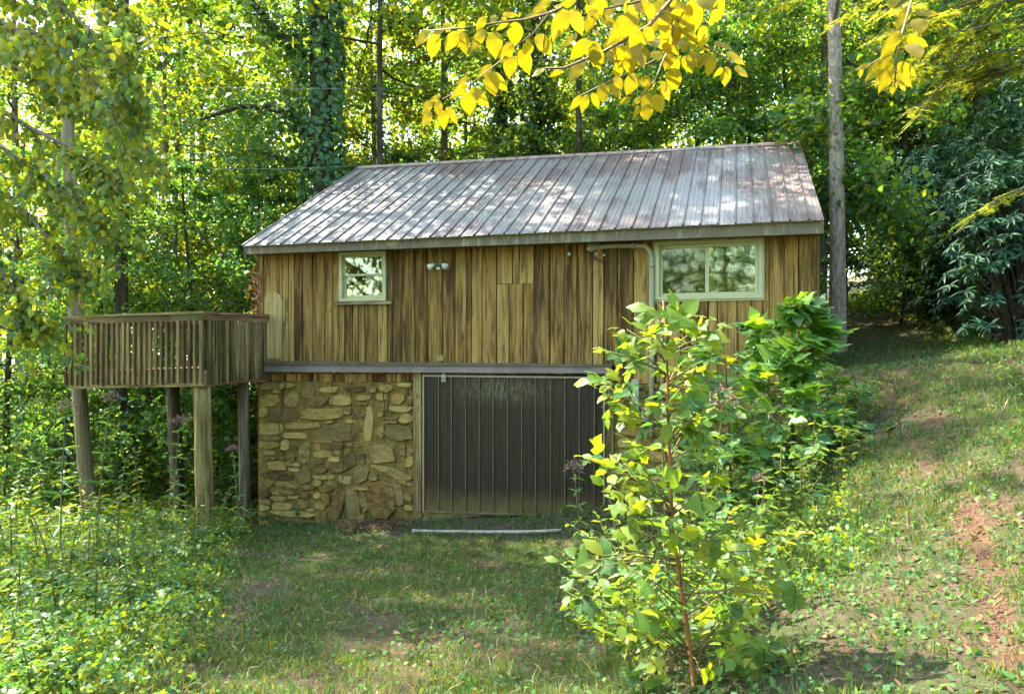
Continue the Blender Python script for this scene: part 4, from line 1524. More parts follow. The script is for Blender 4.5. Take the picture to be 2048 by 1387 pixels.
UNDER = [
    ('under', 15, 15, 1.0, 'low leafy tree at the far left behind the weeds'),
    ('under2', 105, 18.5, 1.1, 'small leafy tree left of the leaning pole'),
    ('under', 205, 16.5, 1.0, 'bushy understory tree right of the leaning pole'),
    ('under2', 285, 20, 1.2, 'small tree seen over the middle deck railing'),
    ('under', 395, 17, 1.05, 'bushy tree over the deck corner'),
    ('under2', 455, 20, 1.25, 'low tree between deck corner and barn corner'),
    ('under', 525, 19, 1.1, 'bushy tree behind the roof\'s lower left corner'),
    ('under', 575, 22.5, 1.15, 'bushy tree behind the left roof slope'),
    ('under', 700, 21, 1.15, 'bushy tree rising at the ridge\'s left end'),
    ('under', 800, 19.5, 1.15, 'bushy tree behind the ridge above the flood light'),
    ('under', 905, 23, 1.25, 'bushy tree behind the ridge left of centre'),
    ('under', 1015, 19.5, 1.1, 'bushy tree behind the middle of the ridge'),
    ('under', 1110, 21, 1.2, 'bushy tree behind the ridge above the door'),
    ('under', 1195, 19.5, 1.1, 'bushy tree behind the ridge above the conduit hood'),
    ('under', 1305, 21, 1.25, 'bushy tree behind the ridge above the conduit'),
    ('under', 1410, 19, 1.15, 'bushy tree behind the ridge above the wide window'),
    ('under', 1500, 21.5, 1.3, 'bushy tree behind the ridge near its right end'),
    ('under', 1590, 19.5, 1.2, 'bushy tree at the ridge\'s right end'),
    ('under', 1690, 20.5, 1.05, 'bushy tree close behind the pale trunk'),
    ('under', 1760, 21, 1.2, 'bushy tree over the end of the grassy track'),
    ('under', 1815, 18, 1.1, 'bushy tree behind the first rhododendron'),
    ('under', 1885, 21, 1.25, 'bushy tree below the hemlock boughs'),
    ('under', 1960, 17, 1.1, 'bushy tree between hemlock and rhododendrons'),
    ('under', 2035, 19.5, 1.2, 'bushy tree at the right edge behind the rhododendron'),
]
for pr, px, Y, sc, lb in UNDER:
    tree(pr, px, Y, sc, lb, 'understory trees behind the barn')
# shrubs in the shade under and beyond the deck
SHR = [(230, 16, .9, 'shrub seen under the middle of the deck'), (300, 18, 1.0, 'shrub far beneath the deck right of the pole'),
       (440, 16, 1.1, 'shrub seen between the two right log posts'), (505, 15, 1.0, 'shrub in the gap between log post and stone corner'),
       (60, 15, 1.0, 'shrub at the left edge below deck level'), (120, 13.5, .8, 'shrub left of the pole foot'),
       (1800, 14.5, .8, 'shrub on the far verge of the track')]
for px, Y, sc, lb in SHR:
    tree('shrub', px, Y, sc, lb, 'shrubs round the barn', cat='shrub')
# trees on the near side, behind and beside the photographer: seen in the window panes and shading the yard
for x_, y_, pr, sc, lb in ((-6, -9, 'tall2', 1.0, 'tall tree reflected in the small window'), (3, -12, 'tall', 1.0, 'tall tree reflected in the wide window'),
                           (10, -8, 'tall2', .9, 'sunlit tree reflected at the wide window\'s right side'), (-1.5, -13, 'under', 1.3, 'bushy tree reflected low in the windows'),
                           (-10, -11, 'under', 1.4, 'bushy tree reflected at the small window\'s edge'), (6.5, -10, 'under', 1.4, 'bushy tree reflected in the wide window\'s bright pane'),
                           (1.5, -8, 'under', 1.2, 'bushy tree reflected between the windows'), (-5, -6.5, 'under', 1.1, 'near bushy tree reflected in the small window'),
                           (9.5, -4.5, 'under', 1.2, 'near bushy tree reflected in the wide window'), (13, -5, 'under', 1.3, 'bushy tree reflected at the far right of the wide window'), (-4, -15, 'tall', 1.0, 'tall tree reflected behind the other in the small window')):
    tree(pr, 0, y_, sc, lb, 'trees facing the barn', x=x_)


# tall trees added so that their unseen high crowns shade roof and yard
for x_, y_, sc, lb in ((-3.0, 17.4, 1.0, 'tall tree added behind the small window, its unseen crown shading the roof'), (-9.6, 11.9, 1.0, 'unseen tall tree added beyond the left edge to shade the yard'),
                       (1.6, 18.2, .95, 'tall tree added behind the door side of the ridge, its high crown giving shade'), (-8.2, 15.6, 1.34, 'tall tree added behind the deck, its high crown shading the track')):
    tree('airy' if sc > 1.2 or x_ > -4 else 'high', 0, y_, sc, lb, x=x_)


# ivy covered trunks
def ivy_tree(px0, py0, px1, py1, Y, rad, label, limbs=(), n=5200, leaf=.14):
    p0, p1 = at(px0, py0, Y), at(px1, py1, Y)
    d = (p1 - p0)
    zg_ = gz(p0.x, Y) - .3
    base = p0 + d * ((zg_ - p0.z) / d.z)
    topz = 20
    top = p0 + d * ((topz - p0.z) / d.z)
    t = thing('ivy_tree', label, 'tree', base, 0, 'ivy covered trees behind the ridge')
    tr = MB()
    pts = [(base.lerp(top, k / 10) + Vector((random.uniform(-.06, .06), random.uniform(-.06, .06), 0))) - base for k in range(11)]
    tr.tube(pts, [rad * (1.1 - .6 * k / 10) for k in range(11)], 10, False)
    rng = np.random.default_rng(int(px0))
    A = np.array([list(p) for p in pts])
    u = rng.uniform(0, 8.5, n)
    i0 = u.astype(int)
    C_ = A[i0] + (A[i0 + 1] - A[i0]) * (u - i0)[:, None]
    an = rng.uniform(0, 6.28, n)
    lump = .6 + .9 * vnoise(u * 2.2, an * .9, 1.0, int(px0) + 3)
    rr = rad * (1.15 + lump * .75 * rng.uniform(.3, 1, n) ** .6)
    O = np.stack([np.cos(an), np.sin(an), np.zeros(n)], -1)
    P = C_ + O * rr[:, None]
    Nn = norm(O + rng.normal(size=(n, 3)) * .5 + np.array([0, 0, .5]))
    Dn = norm(np.array([0, 0, -1.0]) + rng.normal(size=(n, 3)) * .6)
    parts = []
    L = leaf * rng.uniform(.6, 1.3, n)
    parts.append(leaf_arrays(P, Dn, Nn, L, L * .9))
    for lpts, lr in limbs:
        q = [at(a_, b_, Y + c_) - base for a_, b_, c_ in lpts]
        tr.tube(q, [lr * (1 - .75 * k / (len(q) - 1)) for k in range(len(q))], 7, False)
        QA = np.array([list(p) for p in q])
        m_ = 900
        uu = rng.uniform(0, len(q) - 1.001, m_) ** 1.0
        j = uu.astype(int)
        cc = QA[j] + (QA[j + 1] - QA[j]) * (uu - j)[:, None]
        spread = .15 + .45 * (uu / (len(q) - 1))
        PP = cc + rng.normal(size=(m_, 3)) * spread[:, None] * np.array([1, 1, .6]) - np.array([0, 0, .05])
        LL = .13 * rng.uniform(.6, 1.3, m_)
        parts.append(leaf_arrays(PP, rnd_dirs(m_, rng, -.3), rnd_dirs(m_, rng, 1, .6), LL, LL * .8))
    V, Fc = merge(parts)
    link('trunk', tr.mesh('trunk', M['bark_dark'], True), t)
    link('ivy', np_mesh('ivy', V, Fc, [M['lf_ivy']]), t)
    # own crown above
    cr = link('crown', PROTO['airy'][1], t)
    cr.rotation_euler = (0, 0, px0)
    cr.scale = (.95, .95, 1.0)
    return t


ivy_tree(655, 380, 636, 0, 16.7, .28, 'thick ivy clad trunk with curving limbs left of the ridge end',
         [([(625, 265, 0), (590, 230, -.1), (545, 216, -.3), (480, 212, -.6), (400, 240, -.9)], .13), ([(612, 110, 0), (560, 70, -.2), (500, 0, -.5), (470, -60, -.6)], .14),
          ([(640, 330, .0), (560, 315, .4), (500, 300, .6), (460, 330, .8)], .06)], n=8500)
ivy_tree(1003, 300, 996, 0, 23, .22, 'ivy clad trunk behind the ridge between the yellow sprays', n=5200)
ivy_tree(1072, 300, 1068, 0, 21.5, .26, 'ivy clad trunk right of its neighbour under the yellow twigs', n=6000)

# pale trunk beside the barn with a spreading crown over the roof
MAIN = make_tree_data('main', 15.5, .130, 5.6, 6.6, 34, 15000, .14, M['bark_pale'], M['lf_canopy'], 31, flat=.3, rise=.22, bend=.12, sides=14)
mt_ = at(1676, 704, 12.6)
t = thing('pale_tree', 'pale barked tree standing close to the barn\'s right corner', 'tree', (mt_.x, mt_.y, gz(mt_.x, mt_.y) - .05))
t.rotation_euler = (0, R(.9), 2.0)
link('trunk', MAIN[0], t)
link('crown', MAIN[1], t)
# low leafy boughs in front of the pale trunk
rng = np.random.default_rng(77)
parts = []
tb = MB()
for (pl) in ([(1690, 330, 12.8), (1740, 350, 12.6), (1800, 400, 12.4)], [(1690, 380, 12.9), (1760, 420, 12.8), (1840, 470, 12.5)], [(1692, 120, 12.7), (1750, 160, 12.6), (1800, 150, 12.4)],
             [(1690, 200, 12.8), (1640, 230, 12.9), (1570, 230, 12.9)], [(1692, 250, 12.8), (1650, 300, 13.2), (1610, 270, 13.2)], [(1690, 300, 13), (1640, 390, 13.4), (1660, 460, 13.6)]):
    q = [at(*p) for p in pl]
    tb.tube([p - t.location for p in q], [.03, .018, .006], 6, False)
    QA = np.array([list(p - t.location) for p in q])
    m_ = 420
    uu = rng.uniform(.35, 2.05, m_).clip(0, 1.999)
    j = uu.astype(int)
    PP = QA[j] + (QA[j + 1] - QA[j]) * (uu - j)[:, None] + rng.normal(size=(m_, 3)) * np.array([.28, .3, .16])
    LL = .13 * rng.uniform(.6, 1.25, m_)
    parts.append(leaf_arrays(PP, rnd_dirs(m_, rng, -.35), rnd_dirs(m_, rng, 1, .6), LL, LL * .85, T_6, F_6))
V, Fc = merge(parts)
inv = Matrix.Rotation(-2.0, 4, 'Z') @ Matrix.Rotation(-R(.9), 4, 'Y')
for o in (link('lower_boughs', tb.mesh('lower_boughs', M['bark_dark']), t), link('lower_leaves', np_mesh('lower_leaves', V, Fc, [M['lf_under']]), t)):
    o.matrix_local = t.rotation_euler.to_matrix().to_4x4().inverted()

# far woods closing the view
rng = np.random.default_rng(5)


def far_woods():
    n = 6200
    a = np.where(rng.uniform(0, 1, n) < .58, rng.uniform(-1.02, 1.02, n), rng.uniform(1.02, 5.26, n))
    d = rng.uniform(33, 58, n)
    cx, cy = np.sin(a) * d, np.cos(a) * d
    h = rng.uniform(0, 1, n) ** .8 * 21
    cz = ground(cx, cy) + h
    keep = vnoise(a * 14 + 50, h * .35 + 9, 1.0, 8) > .14
    cx, cy, cz = cx[keep], cy[keep], cz[keep]
    k = 62
    C_ = np.repeat(np.stack([cx, cy, cz], -1), k, 0)
    P = C_ + rng.normal(size=C_.shape) * np.array([1.1, 1.1, .5])
    L = .23 * rng.uniform(.6, 1.3, len(P))
    V, Fc = leaf_arrays(P, rnd_dirs(len(P), rng, -.2), rnd_dirs(len(P), rng, .8, .6), L, L * .8)
    o = link('far_woods', np_mesh('far_woods', V, Fc, [M['lf_far']]))
    o['kind'] = 'stuff'
    tag(o, 'sunlit mass of distant woods behind all the trunks', 'woods')
    tm = MB()
    for i in range(70):
        a_ = rng.uniform(-.95, .95)
        d_ = rng.uniform(30, 52)
        x_, y_ = math.sin(a_) * d_, math.cos(a_) * d_
        z_ = gz(x_, y_)
        r_ = rng.uniform(.07, .2)
        l_ = rng.normal() * .5
        tm.tube([(x_, y_, z_ - .3), (x_ + l_ * .4, y_, z_ + 7), (x_ + l_, y_, z_ + 18)], [r_, r_ * .8, r_ * .3], 6, False)
    o2 = tm.build('far_trunks', M['bark'])
    o2['kind'] = 'stuff'
    tag(o2, 'thin distant trunks within the far woods', 'woods')


far_woods()


# near tree hanging in from the left with drooping leafy boughs
def near_left():
    rng = np.random.default_rng(41)
    bx, by = -7.6, 8.6
    t = thing('drooping_tree', 'near tree whose drooping leafy boughs hang in at upper left', 'tree', (bx, by, gz(bx, by) - .05))
    o0 = Vector(t.location)
    tr = MB()
    zt_ = 10.5
    axis = [Vector((.02 * k, .01 * k, zt_ * k / 8)) for k in range(9)]
    tr.tube(axis, [.19 - .019 * k for k in range(9)], 10, False)
    parts, P_all = [], []
    boughs = [[(-70, 180, 8.4), (60, 255, 8.0), (150, 300, 7.7), (215, 350, 7.4)], [(-70, 250, 8.6), (60, 330, 8.2), (140, 380, 7.8), (190, 440, 7.6)],
              [(-80, 60, 8.6), (60, 60, 8.0), (150, 110, 7.4), (230, 230, 7.0)], [(-90, -60, 8.4), (60, -40, 7.8), (180, 60, 7.2), (260, 180, 7.0)],
              [(-60, 330, 8.6), (40, 410, 8.3), (110, 490, 8.0), (170, 560, 7.9)], [(-60, 0, 8.8), (60, 90, 8.6), (180, 190, 8.2), (300, 300, 7.8)],
              [(-100, -150, 8.6), (60, -120, 8), (200, -40, 7.4), (290, 90, 7.2)], [(-60, 120, 9.2), (100, 150, 9), (220, 230, 8.6), (290, 330, 8.3)],
              [(-70, 430, 8.2), (-10, 520, 8.0), (30, 590, 7.8), (50, 640, 7.7)]]
    for bo in boughs:
        q = [at(*p) - o0 for p in bo]
        root = Vector((0, 0, max(1.5, q[0].z - .6)))
        pts = [root] + q
        tr.tube(pts, [.05, .035, .024, .014, .005], 6, False)
        A = np.array([list(p) for p in pts[1:]])
        for k in range(26):
            u = rng.uniform(.1, 3.0)
            i0 = min(int(u), 2)
            c = A[i0] + (A[i0 + 1] - A[i0]) * (u - i0)
            ln = rng.uniform(.25, .75)
            dd = norm(np.array([.45 + rng.normal() * .4, rng.normal() * .5, -.75 + rng.normal() * .3]))
            e = c + dd * ln
            tr.tube([Vector(c), Vector((c + e) / 2 + np.array([0, 0, .03])), Vector(e)], [.006, .004, .002], 3, False)
            nn = int(16 + 34 * ln)
            uu = rng.uniform(0, 1.05, nn)[:, None]
            P_all.append(c + (e - c) * uu + rng.normal(size=(nn, 3)) * .055)
    P = np.concatenate(P_all)
    n = len(P)
    L = .085 * rng.uniform(.7, 1.3, n)
    V, Fc = leaf_arrays(P, rnd_dirs(n, rng, -1.1, .7), norm(rng.normal(size=(n, 3)) * .6 + np.array([.2, -.5, .7])), L, L * .78, T_6, F_6)
    link('trunk', tr.mesh('trunk', M['bark'], True), t)
    link('crown', np_mesh('crown', V, Fc, [M['lf_near']]), t)


near_left()


# hemlock boughs at the upper right
def hemlock():
    rng = np.random.default_rng(43)
    bx, by = 8.6, 9.8
    t = thing('hemlock_tree', 'feathery hemlock whose yellow lit boughs hang in at upper right', 'tree', (bx, by, gz(bx, by) - .05))
    o0 = Vector(t.location)
    tr = MB()
    tr.tube([Vector((0, 0, 12.5 * k / 8)) for k in range(9)], [.20 - .02 * k for k in range(9)], 10, False)
    P_, D_, N_, L_, W_ = [], [], [], [], []
    boughs = []
    for k in range(17):
        y0_ = rng.uniform(-160, 150)
        boughs.append([(2150, y0_ - 40, 9.4), (2010, y0_ - 10 + rng.normal() * 15, 9.0 + rng.normal() * .4), (1900, y0_ + 40 + rng.normal() * 15, 8.6 + rng.normal() * .4),
                       (1790 + rng.normal() * 50, y0_ + 100, 8.3 + rng.normal() * .5)])
    boughs += [[(2150, 350, 9), (2060, 370, 8.6), (2000, 395, 8.4), (1950, 430, 8.2)],
               [(2120, -140, 10), (1900, -100, 9.4), (1740, -50, 9), (1560, 10, 8.6)], [(2120, -170, 10), (1850, -120, 9.4), (1640, -60, 9), (1450, -5, 8.8)],
               [(2120, -120, 10), (1900, -60, 9.6), (1760, -10, 9.4), (1660, 50, 9.2)]]
    for bo in boughs:
        q = [at(*p) - o0 for p in bo]
        pts = [Vector((0, 0, max(2.0, q[0].z + .3)))] + q
        tr.tube(pts, [.035, .022, .016, .010, .003], 5, False)
        A = np.array([list(p) for p in pts[1:]])
        for k in range(44):
            u = rng.uniform(.0, 3.0)
            i0 = min(int(u), 2)
            c = A[i0] + (A[i0 + 1] - A[i0]) * (u - i0)
            ax_ = norm(A[i0 + 1] - A[i0])
            side = norm(np.cross(ax_, [0, 0, 1])) * rng.choice([-1, 1])
            dd = norm(ax_ * .9 + side * rng.uniform(.3, 1.1) + np.array([0, 0, -.35 + rng.normal() * .12]))
            ln = rng.uniform(.20, .55) * (1.15 - u / 5)
            e = c + dd * ln
            tr.tube([Vector(c), Vector(e)], [.004, .0015], 3, False)
            m_ = int(ln / .021)
            uu = np.linspace(.05, 1, m_)
            sd_ = norm(np.cross(dd, [0, 0, 1]))
            for sg in (-1, 1):
                P_.append(c + (e - c) * uu[:, None])
                D_.append(norm(dd * .75 + sd_ * sg + rng.normal(size=(m_, 3)) * .12))
                N_.append(np.tile([0, 0, 1.0], (m_, 1)) + rng.normal(size=(m_, 3)) * .25)
                L_.append(.075 * (1.1 - .7 * uu) * rng.uniform(.7, 1.3, m_))
    P, D, N, L = map(np.concatenate, (P_, D_, N_, L_))
    V, Fc = leaf_arrays(P, D, N, L, L * .30)
    link('trunk', tr.mesh('trunk', M['bark'], True), t)
    link('crown', np_mesh('crown', V, Fc, [M['lf_hem']]), t)


hemlock()


# rhododendrons
def rhodo(px, Y, H, Rad, label, seed, nw=230, x=None, leaf=.17):
    rng = np.random.default_rng(seed)
    xw = (px - CX) / FPX * Y
    t = thing('rhododendron', label, 'shrub', (xw, Y, gz(xw, Y) - .03), 0, 'rhododendrons along the track')
    tr = MB()
    P_, D_, N_, L_ = [], [], [], []
    for k in range(nw):
        az, el = rng.uniform(0, 6.28), rng.uniform(0, 1) ** .7
        r = Rad * (.55 + .45 * rng.uniform(0, 1)) * math.sqrt(max(.05, 1 - (el * .92) ** 2.5)) * (.85 + .3 * math.sin(az * 3 + seed))
        c = np.array([math.cos(az) * r, math.sin(az) * r, .1 + H * el * rng.uniform(.85, 1.05)])
        if k % 4 == 0:
            tr.tube([Vector((rng.normal() * .12, rng.normal() * .12, 0)), Vector(c * np.array([.45, .45, .6])), Vector(c)], [.022, .014, .005], 5, False)
        axis = norm(np.array([math.cos(az) * .6, math.sin(az) * .6, .8]) + rng.normal(size=3) * .2)
        a1_ = norm(np.cross(axis, rng.normal(size=3)))
        b1 = np.cross(axis, a1_)
        m_ = rng.integers(7, 11)
        for j in range(m_):
            an = 6.283 * j / m_ + rng.normal() * .15
            o_ = a1_ * math.cos(an) + b1 * math.sin(an)
            P_.append(c + o_ * .012)
            D_.append(o_ + axis * rng.uniform(-.35, .35) + np.array([0, 0, -.15]))
            N_.append(axis + o_ * .3)
            L_.append(leaf * rng.uniform(.7, 1.15))
    V, Fc = leaf_arrays(np.array(P_), np.array(D_), np.array(N_), np.array(L_), np.array(L_) * .30, T_6, F_6)
    link('branches', tr.mesh('branches', M['bark_dark']), t)
    link('foliage', np_mesh('foliage', V, Fc, [M['lf_rhodo']]), t)


rhodo(1835, 17.5, 3.2, 1.6, 'dark rhododendron at the bend of the track', 51, 320)
rhodo(1880, 14.8, 3.4, 1.7, 'tall dark rhododendron in the middle of the right verge', 52, 420)
rhodo(1965, 13.2, 2.9, 1.5, 'rhododendron with drooping whorls before the dark tall one', 53, 420)
rhodo(2040, 10.8, 2.5, 1.15, 'nearest rhododendron with big blue green whorls at the right edge', 54, 480, leaf=.165)
rhodo(2070, 13.5, 4.0, 1.7, 'tallest rhododendron climbing the right edge under the hemlock', 55, 420)
rhodo(1840, 19, 4.4, 2.2, 'far rhododendron thicket filling the shade under the trees', 56, 420)
rhodo(1950, 17.5, 4.6, 2.2, 'high rhododendron thicket behind the drooping whorls', 57, 460)


# ------------------------------------------------------------------ lobed leaf meshes
def lobed(name, half, mat, fold=.12, droop=.18):
    """half: outline of one half (x>=0) from base to tip; leaf lies along +Y, length 1; the blade is curved, not flat"""
    n = len(half)

    def pt(x_, y, sg):
        xx = abs(x_)
        return (sg * xx, y, fold * xx - 1.1 * fold * xx * xx * 2.2 - droop * y * y + .035 * math.sin(9 * y + sg * 2 + xx * 7) * xx * 2)
    V_ = [pt(0, y, 1) for _, y in half]
    cols = {}
    for sg in (1, -1):
        for fr in (.55, 1.0):
            cols[(sg, fr)] = [None] + [len(V_) + k for k in range(n - 2)] + [None]
            V_ += [pt(x_ * fr, y, sg) for x_, y in half[1:-1]]
    f = []
    for sg in (1, -1):
        for i in range(n - 1):
            A, B = cols[(sg, .55)], cols[(sg, 1.0)]
            for p0, p1, q0, q1 in ((i, i + 1, A[i], A[i + 1]), (A[i], A[i + 1], B[i], B[i + 1])):
                a0, a1 = (p0 if p0 is not None else (i)), (p1 if p1 is not None else (i + 1))
                poly = [a0]
                for v in (q0, q1, a1):
                    if v is not None and v not in poly:
                        poly.append(v)
                if len(poly) >= 3:
                    f.append(tuple(poly[::-1] if sg < 0 else poly))
    me = bpy.data.meshes.new(name)
    me.from_pydata(V_, [], f)
    me.materials.append(mat)
    me.polygons.foreach_set('use_smooth', np.ones(len(me.polygons), dtype=bool))
    me.update()
    return me


TULIP = [(0, 0), (.30, .02), (.46, .16), (.52, .30), (.30, .42), (.30, .52), (.44, .70), (.50, .86), (.24, .86), (0, .80)]
LOBE3 = [(0, 0), (.08, .06), (.20, .20), (.44, .40), (.40, .50), (.15, .46), (.20, .60), (.19, .74), (.08, .92), (0, 1)]
OVATE = [(0, 0), (.16, .04), (.29, .16), (.36, .34), (.37, .50), (.30, .68), (.19, .83), (.07, .94), (0, 1.04)]
BROAD = [(0, 0), (.10, .06), (.21, .20), (.28, .38), (.27, .52), (.32, .62), (.18, .76), (.08, .92), (0, 1)]
STARL = [(0, 0), (.20, -.04), (.56, .06), (.30, .20), (.58, .44), (.27, .42), (.26, .60), (.15, .78), (.05, .93), (0, 1)]


def serrate(half, n=3):
    out = [half[0]]
    for (a, b), (c, d) in zip(half[:-1], half[1:]):
        out.append(((a + c) / 2 * 1.03 + .006, (b + d) / 2))
        out.append((c, d))
    return out


LM = {
    'yellow': lobed('yellow_leaf', serrate(OVATE), M['lf_yellow'], .10, .10),
    'yellow2': lobed('yellow_leaf', serrate(OVATE), M['lf_yellow'], .22, .20),
    'sap_a': lobed('sapling_leaf', LOBE3, M['lf_sap'], .34, .34),
    'sap_b': lobed('sapling_leaf', BROAD, M['lf_sap'], .36, .28),
    'sap_c': lobed('sapling_leaf', TULIP, M['lf_sap'], .26, .30),
    'tul_a': lobed('tulip_leaf', TULIP, M['lf_tulip'], .16, .16),
    'tul_b': lobed('tulip_leaf', STARL, M['lf_tulip'], .14, .20),
}


def leaf_obj(parent, mesh, p, d, nrm, length, width=None, name='leaf'):
    """leaf with its stalk end at p (parent space), pointing along d, face towards nrm"""
    d = Vector(d).normalized()
    nrm = Vector(nrm)
    x_ = d.cross(nrm)
    if x_.length < 1e-4:
        x_ = d.cross(Vector((1, .2, .1)))
    x_.normalize()
    z_ = x_.cross(d)
    o = link(name, LM[mesh], parent)
    Mx = Matrix((x_, d, z_)).transposed()
    o.rotation_mode = 'QUATERNION'
    o.rotation_quaternion = Mx.to_quaternion()
    o.location = p
    o.scale = (width or length, length, length)
    return o


# ------------------------------------------------------------------ yellow leaved twigs hanging in from above
def twig_thing(name, label, twigs, leaves, conv, depth, seed):
    rng = random.Random(seed)
    c0 = at(*conv(*twigs[0][0][0]), depth)
    t = thing(name, label, 'branch', c0, 0, 'yellow leaved twigs hanging in from above')
    tp = []
    for pl, r_ in twigs:
        pts = []
        for i, (a_, b_) in enumerate(pl):
            px, py = conv(a_, b_)
            dd = depth + .05 * math.sin(a_ * .013) + .04 * math.cos(b_ * .02)
            pts.append(at(px, py, dd) - c0)
        tp += pts
        MB().tube(pts, [r_ * (1 - .6 * k / (len(pts) - 1)) for k in range(len(pts))], 6).build('twig', M['twig'], t, True)
    for (xa, ya, xb, yb, w) in leaves:
        pa, pb = conv(xa, ya), conv(xb, yb)
        d1 = depth + .05 * math.sin(xa * .013) + .04 * math.cos(ya * .02) + rng.uniform(-.06, .06)
        seen = math.hypot(pb[0] - pa[0], pb[1] - pa[1]) / FPX * depth
        wid = w / abs(conv(1, 0)[0] - conv(0, 0)[0]) ** -1 / FPX * depth / .74
        full = max(seen, wid * .74 * 1.35)
        dz = math.sqrt(max(0, full * full - seen * seen)) * rng.choice([-1, 1])
        A = at(*pa, d1)
        B = at(*pb, d1)
        B = B + Vector((0, dz, 0))
        d = B - A
        nrm = Vector((rng.uniform(-.35, .35), -1, rng.uniform(-.2, .5)))
        leaf_obj(t, rng.choice(['yellow', 'yellow2']), A - c0, d, nrm, full, wid)
    return t


c7 = lambda a, b: (820 + a / 2.926, b / 2.926)
c8 = lambda a, b: (1600 + a / 1.982, b / 1.982)
TW1 = [([(1010, -60), (970, 5), (830, 75), (680, 115), (540, 130), (320, 165), (100, 180)], .006),
       ([(810, 85), (720, 200), (620, 270), (520, 365), (340, 505), (190, 580)], .004)]
LV1 = [(105, 180, 30, 265, 60), (150, 200, 125, 340, 80), (215, 160, 105, 205, 45), (275, 185, 205, 300, 70), (300, 180, 325, 315, 70), (300, 128, 300, 172, 60), (190, 145, 270, 155, 28),
       (440, 170, 350, 300, 60), (490, 185, 495, 330, 95), (440, 100, 390, 170, 50), (490, 90, 490, 145, 45), (580, 125, 500, 180, 32), (615, 130, 615, 250, 95), (540, 90, 630, 80, 40),
       (600, 250, 530, 360, 70), (590, 320, 580, 460, 85), (650, 290, 700, 430, 85), (690, 245, 690, 310, 70), (740, 205, 830, 310, 90), (800, 60, 655, 110, 45), (830, 5, 715, 55, 50),
       (915, 60, 840, 225, 95), (940, 55, 1020, 190, 100), (970, 5, 850, 45, 45), (480, 380, 390, 455, 50), (465, 420, 495, 555, 90), (480, 425, 570, 530, 60), (350, 455, 265, 490, 32),
       (335, 490, 240, 570, 50), (335, 535, 350, 670, 95), (355, 515, 460, 615, 65), (180, 560, 100, 600, 35), (130, 590, 70, 660, 55), (165, 585, 165, 680, 55), (120, 650, 70, 745, 60),
       (190, 645, 200, 760, 65), (215, 625, 280, 725, 55)]
TW2 = [([(1600, -120), (1520, 10), (1400, 150), (1280, 220), (1140, 300), (900, 400), (790, 400)], .008),
       ([(1510, 20), (1540, 180), (1510, 290), (1420, 360), (1140, 490), (1000, 560)], .005), ([(1515, 280), (1430, 480), (1330, 590)], .004),
       ([(1530, 60), (1640, 220), (1760, 290), (1890, 380)], .005), ([(1590, -60), (1300, 20), (1100, 60), (1060, 100)], .005)]
LV2 = [(1200, 50, 1120, 90, 60), (1060, 100, 1030, 190, 60), (1330, 80, 1170, 240, 120), (1110, 60, 1060, 10, 60), (1250, 30, 1350, 60, 100), (1480, 0, 1420, 190, 130),
       (1570, 50, 1570, 235, 150), (1650, 0, 1690, 180, 140), (1800, 0, 1850, 90, 110), (1500, 60, 1480, 210, 80), (1700, 160, 1760, 250, 100), (1780, 60, 1800, 120, 80),
       (1290, 235, 1370, 390, 130), (1265, 270, 1220, 400, 100), (1220, 380, 1220, 450, 60), (1080, 240, 1080, 390, 85), (1040, 235, 940, 350, 80), (1110, 195, 1070, 215, 60),
       (980, 200, 880, 285, 40), (1010, 350, 930, 480, 80), (1140, 250, 1200, 300, 60), (1000, 360, 1030, 380, 30), (895, 400, 815, 450, 35), (790, 400, 715, 440, 40),
       (1130, 490, 1130, 600, 75), (1170, 490, 1240, 570, 70), (1000, 560, 935, 650, 45), (1035, 555, 1005, 655, 50), (1065, 545, 1110, 630, 50), (1320, 430, 1270, 550, 80),
       (1370, 440, 1390, 520, 60), (1200, 450, 1240, 520, 60), (1430, 480, 1370, 540, 40), (1410, 545, 1360, 640, 70), (1430, 555, 1475, 655, 80), (1390, 610, 1390, 700, 65),
       (1350, 570, 1300, 615, 35), (1340, 620, 1310, 690, 30), (1350, 640, 1370, 700, 30), (1455, 480, 1570, 520, 32), (1470, 495, 1525, 580, 75), (1530, 400, 1570, 510, 90),
       (1560, 340, 1490, 380, 60), (1600, 330, 1650, 430, 60), (1660, 280, 1660, 390, 60), (1680, 250, 1760, 290, 50), (1750, 310, 1680, 400, 40), (1770, 320, 1750, 440, 70),
       (1780, 250, 1885, 275, 45), (1850, 310, 1970, 365, 65), (1850, 390, 1845, 500, 65), (1900, 390, 1980, 445, 55), (1830, 400, 1785, 445, 30), (1540, 210, 1560, 300, 110),
       (1620, 250, 1590, 300, 40), (1470, 200, 1500, 270, 80), (1400, 220, 1430, 300, 90), (1170, 300, 1190, 380, 70), (1290, 570, 1220, 610, 32), (1440, 300, 1440, 370, 80),
       (1120, 100, 1200, 140, 60), (1560, -5, 1500, 40, 50), (1380, -20, 1330, 90, 110), (1690, -20, 1780, 70, 110), (1050, -30, 1120, 50, 80), (1230, -20, 1190, 60, 90)]
_r = random.Random(77)
for _ in range(34):
    _a, _b = _r.uniform(1020, 1700), _r.uniform(-20, 330)
    _l, _g = _r.uniform(70, 130), _r.uniform(-.7, .7)
    LV2.append((_a, _b, _a + _l * math.sin(_g), _b + _l * math.cos(_g), _l * _r.uniform(.55, .75)))
TW3 = [([(450, -60), (440, 10), (405, 130), (385, 220), (375, 340)], .005), ([(395, 175), (330, 225), (280, 255), (240, 268)], .003)]
